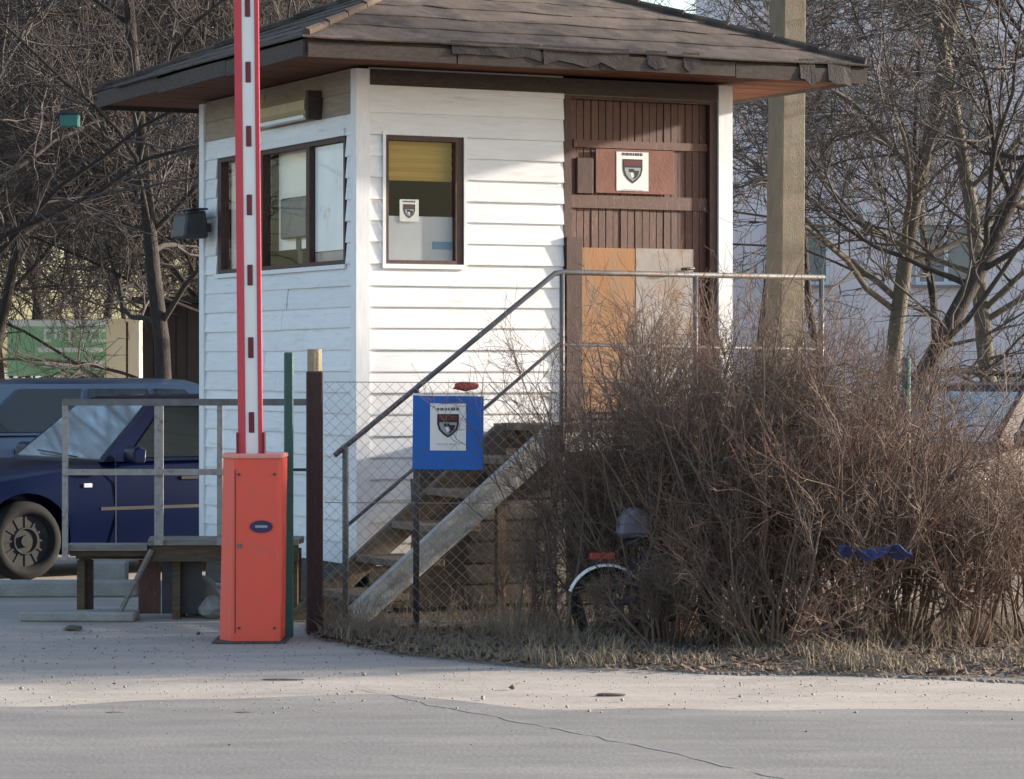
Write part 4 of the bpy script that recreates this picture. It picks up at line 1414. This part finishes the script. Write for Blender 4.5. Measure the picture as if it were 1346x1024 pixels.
# ------------------------------------------------------------------ trees
def tree_meshes(seed, height, trunk_r, n_limb, low=.12, limb_len=.5, lift=.05, lean=(0, 0), dens=1.0, tw=1.0):
    g = np.random.default_rng(seed)
    d = np.array([[lean[0], lean[1], 1.0]])
    p0, q0 = grow(g, np.zeros((1, 3)), d, np.array([height]), np.array([trunk_r]), np.array([trunk_r * .22]), 14, .05, .02)
    s1, d1, r1, t1 = spawn(g, p0, q0, n_limb, low, .97, 1.0, .25)
    p1, q1 = grow(g, s1, d1, height * limb_len * (1.15 - .75 * t1) * g.uniform(.7, 1.2, len(s1)), r1 * .42, np.full(len(s1), .009), 9, .13, lift)
    s2, d2, r2, t2 = spawn(g, p1, q1, int(9 * dens), .12, 1, .75, .25)
    L2 = height * .17 * (1.2 - .6 * t2) * g.uniform(.5, 1.3, len(s2))
    p2, q2 = grow(g, s2, d2, L2, np.minimum(r2 * .6, .028), np.full(len(s2), .0055 * tw), 6, .16, .02)
    s3, d3, r3, t3 = spawn(g, p2, q2, int(8 * dens), .1, 1, .7, .3)
    p3, q3 = grow(g, s3, d3, g.uniform(.25, .85, len(s3)), np.minimum(r3 * .7, .010 * tw), np.full(len(s3), .0038 * tw), 4, .18, .02)
    s4, d4, r4, t4 = spawn(g, p3, q3, 4, .15, 1, .7, .3)
    p4, q4 = grow(g, s4, d4, g.uniform(.10, .38, len(s4)), np.full(len(s4), .0042 * tw), np.full(len(s4), .0026 * tw), 2, .18, .0)
    V, Q = tubes([(p0, q0, 12), (p1, q1, 7)])
    a = raw_mesh('trunk', V, Q, True)
    V, Q = tubes([(p2, q2, 4), (p3, q3, 3), (p4, q4, 3)])
    b = raw_mesh('crown', V, Q)
    return a, b


def tree(protos, loc, rz, label, bark, group='bare trees', s=1.0):
    o = empty('bare_tree', loc, rz, label, 'tree', group)
    o.scale = (s, s, s)
    for nm_, me, m_ in (('trunk', protos[0], bark), ('crown', protos[1], M['twig'])):
        link(nm_, me, m_, o)
    return o


T = [tree_meshes(101, 8.5, .085, 18, .24, .50, .01, (0, 0), 1.05), tree_meshes(102, 7.5, .07, 20, .26, .55, -.01, (0, 0), 1.05),
     tree_meshes(103, 9.0, .095, 18, .22, .50, .02, (0, 0), 1.05), tree_meshes(104, 6.5, .06, 20, .08, .55, .02, (0, 0), 1.2)]
LAB = 'bare leafless tree in the dark thicket behind the hut and the parked blue cars'
k = 0
for px, D, s in ((-60, 27, 1), (-40, 29, 1), (222, 28, .95), (262, 30, 1), (330, 33, 1), (-20, 33, 1.1), (255, 35, 1.1), (208, 37, 1.1), (300, 39, 1.1), (70, 44.5, 1.1), (-12, 36, 1), (420, 38, 1.1), (0, 42, 1.2),
                 (130, 46, 1.2), (260, 47, 1.2), (390, 46, 1.2), (-90, 38, 1.1), (520, 44, 1.2), (640, 50, 1.2), (110, 50.5, 1), (250, 51.5, 1), (30, 52.5, 1), (180, 53.5, 1), (460, 56, 1.3)):
    tree(T[3] if D % 1 == .5 and D > 48 else T[k % 4], at(px, 0, D).xy.to_3d(), k * 2.399, LAB, M['bark'], 'bare trees of the thicket', s)
    k += 1

# a tree of the same row just outside the picture; its branches dapple the hut wall
tree(T[0], (10.2, 21.9, 0), 0.4, 'bare tree standing beyond the fence end outside the picture', M['bark'])
# individual trees on the far side of the landing
tl = tree_meshes(201, 7.0, .105, 12, .22, .42, .02, (.50, 0), .9)
tree(tl, at(1080, 0, 26).xy.to_3d(), 0, 'leaning dark tree behind the concrete pole on the fence side', M['bark'])
tv = tree_meshes(202, 9.0, .095, 11, .22, .36, .02, (.0, 0), .9)
tree(tv, at(1150, 0, 28).xy.to_3d(), .6, 'upright grey green tree trunk beyond the concrete pole', M['bark_pale'])
tn = tree_meshes(203, 8.0, .06, 8, .18, .30, .03, (.0, 0), .7)
tree(tn, at(986, 0, 25).xy.to_3d(), 1.6, 'thin dark tree between the hut corner and the concrete pole', M['bark'])
tree(tv, at(1318, 0, 27).xy.to_3d(), 3.1, 'bare tree at the picture edge above the dark brown car', M['bark'], s=.95)
tree(T[3], at(1230, 0, 33).xy.to_3d(), 1.0, 'small spreading bare tree in front of the pale building window', M['bark'])
tree(tn, at(1088, 0, 34).xy.to_3d(), 4.0, 'slim bare tree in front of the pale building wall', M['bark'])

# ------------------------------------------------------------------ concrete pole
PD = 24.0
po = empty('utility_pole', at(1028, 0, PD).xy.to_3d(), R(28), 'tall tan concrete utility pole behind the hut roof corner', 'pole')
mb = MB()
for z, w in ((0, .128), (9, .095)):
    mb.v += [Vector((sx * w + z * .012, sy * w, z)) for sx, sy in ((-1, -1), (1, -1), (1, 1), (-1, 1))]
mb.f = [(0, 1, 2, 3), (4, 5, 6, 7), (0, 1, 5, 4), (1, 2, 6, 5), (2, 3, 7, 6), (3, 0, 4, 7)]
build('shaft', mb, M['pole'], po, bevel=.015)
cb = MB()
for s in (-.5, 0, .5):
    cb.tube([(s, 0, 8.75), (s, 0, 8.9)], .03, 8)
build('crossarm', MB().bx(-.65, .65, -.05, .05, 8.6, 8.7), M['steel_dark'], po, (.10, 0, 0))
build('insulators', cb, M['chalk'], po, (.10, 0, 0))

# ------------------------------------------------------------------ pale apartment block
AD = 60.0
ab = empty('apartment_block', (4.4 + 14, AD, 0), 0, 'pale grey apartment block seen through the bare branches', 'building')
build('wall', MB().bx(-14, 14, 0, 10, .6, 15), M['facade'], ab)
build('plinth', MB().bx(-14.02, 14.02, -.06, 10, 0, .6), M['facade_joint'], ab)
build('roof', MB().bx(-14.25, 14.25, -.3, 10.2, 15.0, 15.3), M['facade_joint'], ab)
for fl_ in range(4):
    z0 = 3.24 - 2.9 + 2.9 * (fl_ + 1) - (0 if fl_ else 0)
    for c in range(9):
        px_x = (1243 - 673) / F * AD + 3.0 * (c - 1) - 18.4
        if px_x < -13.4 or px_x > 13:
            continue
        w = empty('window', (px_x, -.02, z0), 0)
        w.parent = ab
        fr = MB()
        fr.bx(-.62, .62, -.05, .06, 0, .07).bx(-.62, .62, -.05, .06, 1.21, 1.28).bx(-.62, -.54, -.05, .06, .07, 1.21).bx(.54, .62, -.05, .06, .07, 1.21).bx(-.04, .04, -.05, .06, .07, 1.21)
        build('frame', fr, M['win_frame'], w)
        build('pane', MB().bx(-.54, -.04, -.012, .01, .07, 1.21), M['win_glass'], w)
        build('pane', MB().bx(.04, .54, -.012, .01, .07, 1.21), M['win_glass'], w)
        build('sill', MB().bx(-.7, .7, -.16, .02, -.05, -.001), M['facade_joint'], w)

# ------------------------------------------------------------------ things far left behind the cars
GD = 43.0
gs = empty('green_banner', at(78, 0, GD).xy.to_3d(), 0, 'green banner with white lettering on posts behind the steel blue car', 'banner')
def gx(px):
    return (px - 78) / F * GD
def gz(py):
    return CAMZ + (HOR - py) / F * GD
build('panel', MB().bx(gx(10), gx(141), -.02, .02, gz(494), gz(420)), M['banner_green'], gs)
build('stripe', MB().bx(gx(12), gx(141), -.024, -.0205, gz(429), gz(421)), M['banner_white'], gs)
build('stripe', MB().bx(gx(50), gx(138), -.024, -.0205, gz(463), gz(457)), M['banner_white'], gs)
build('stripe', MB().bx(gx(58), gx(138), -.024, -.0205, gz(483), gz(474)), M['banner_white'], gs)
for px in (58, 72, 90, 106, 118, 130):
    lt = MB().bx(gx(px), gx(px + 3), -.026, -.021, gz(446), gz(436))
    lt.bx(gx(px), gx(px + 9), -.026, -.021, gz(436), gz(432.5))
    if px % 4:
        lt.bx(gx(px), gx(px + 9), -.026, -.021, gz(449.5), gz(446))
    else:
        lt.bx(gx(px + 6), gx(px + 9), -.026, -.021, gz(449), gz(436))
    build('letter', lt, M['banner_white'], gs)
for px in (14, 134):
    build('post', MB().bx(gx(px) - .03, gx(px) + .03, .021, .08, 0, gz(418)), M['steel_dark'], gs)
cp = empty('gate_pillar', at(164, 0, GD - .5).xy.to_3d(), 0, 'cream gate pillar beside the green banner', 'pillar')
build('shaft', MB().bx(-.24, .04, -.2, .2, 0, gz(424)), M['cream'], cp)
build('shaft', MB().bx(.075, .235, -.2, .2, 0, gz(424)), M['cream'], cp)
build('cap', MB().bx(-.25, .25, -.22, .22, gz(424), gz(420)), M['cream'], cp)
SD = 31.0
sh = empty('brown_shed', at(235, 0, SD).xy.to_3d(), 0, 'dark brown plank shed behind the hut side wall', 'shed')
SP = MB().bx(0, .112, -.012, .012, 0, 2.25).mesh('plank')
SP.materials.append(M['shed'])
build('shell', MB().bx(-.38, 1.4, .02, 1.6, 0, 2.2), M['shed'], sh)
for k in range(15):
    link('plank', SP, None, sh, (-.38 + k * .118, rnd.gauss(0, .003), 0))
build('roof', MB().bx(-.48, 1.5, -.15, 1.7, 2.255, 2.32), M['felt_dark'], sh)
tb = empty('nest_box', at(92, 158, 26.0), 0, 'small teal box hanging among the bare branches of the thicket', 'box')
build('case', MB().bx(-.08, .08, -.07, .07, -.06, .05), M['teal'], tb, bevel=.006)
build('lid', MB().prism([(-.10, .052), (.10, .052), (.0, .09)], -.09, .09), M['dark_box'], tb)
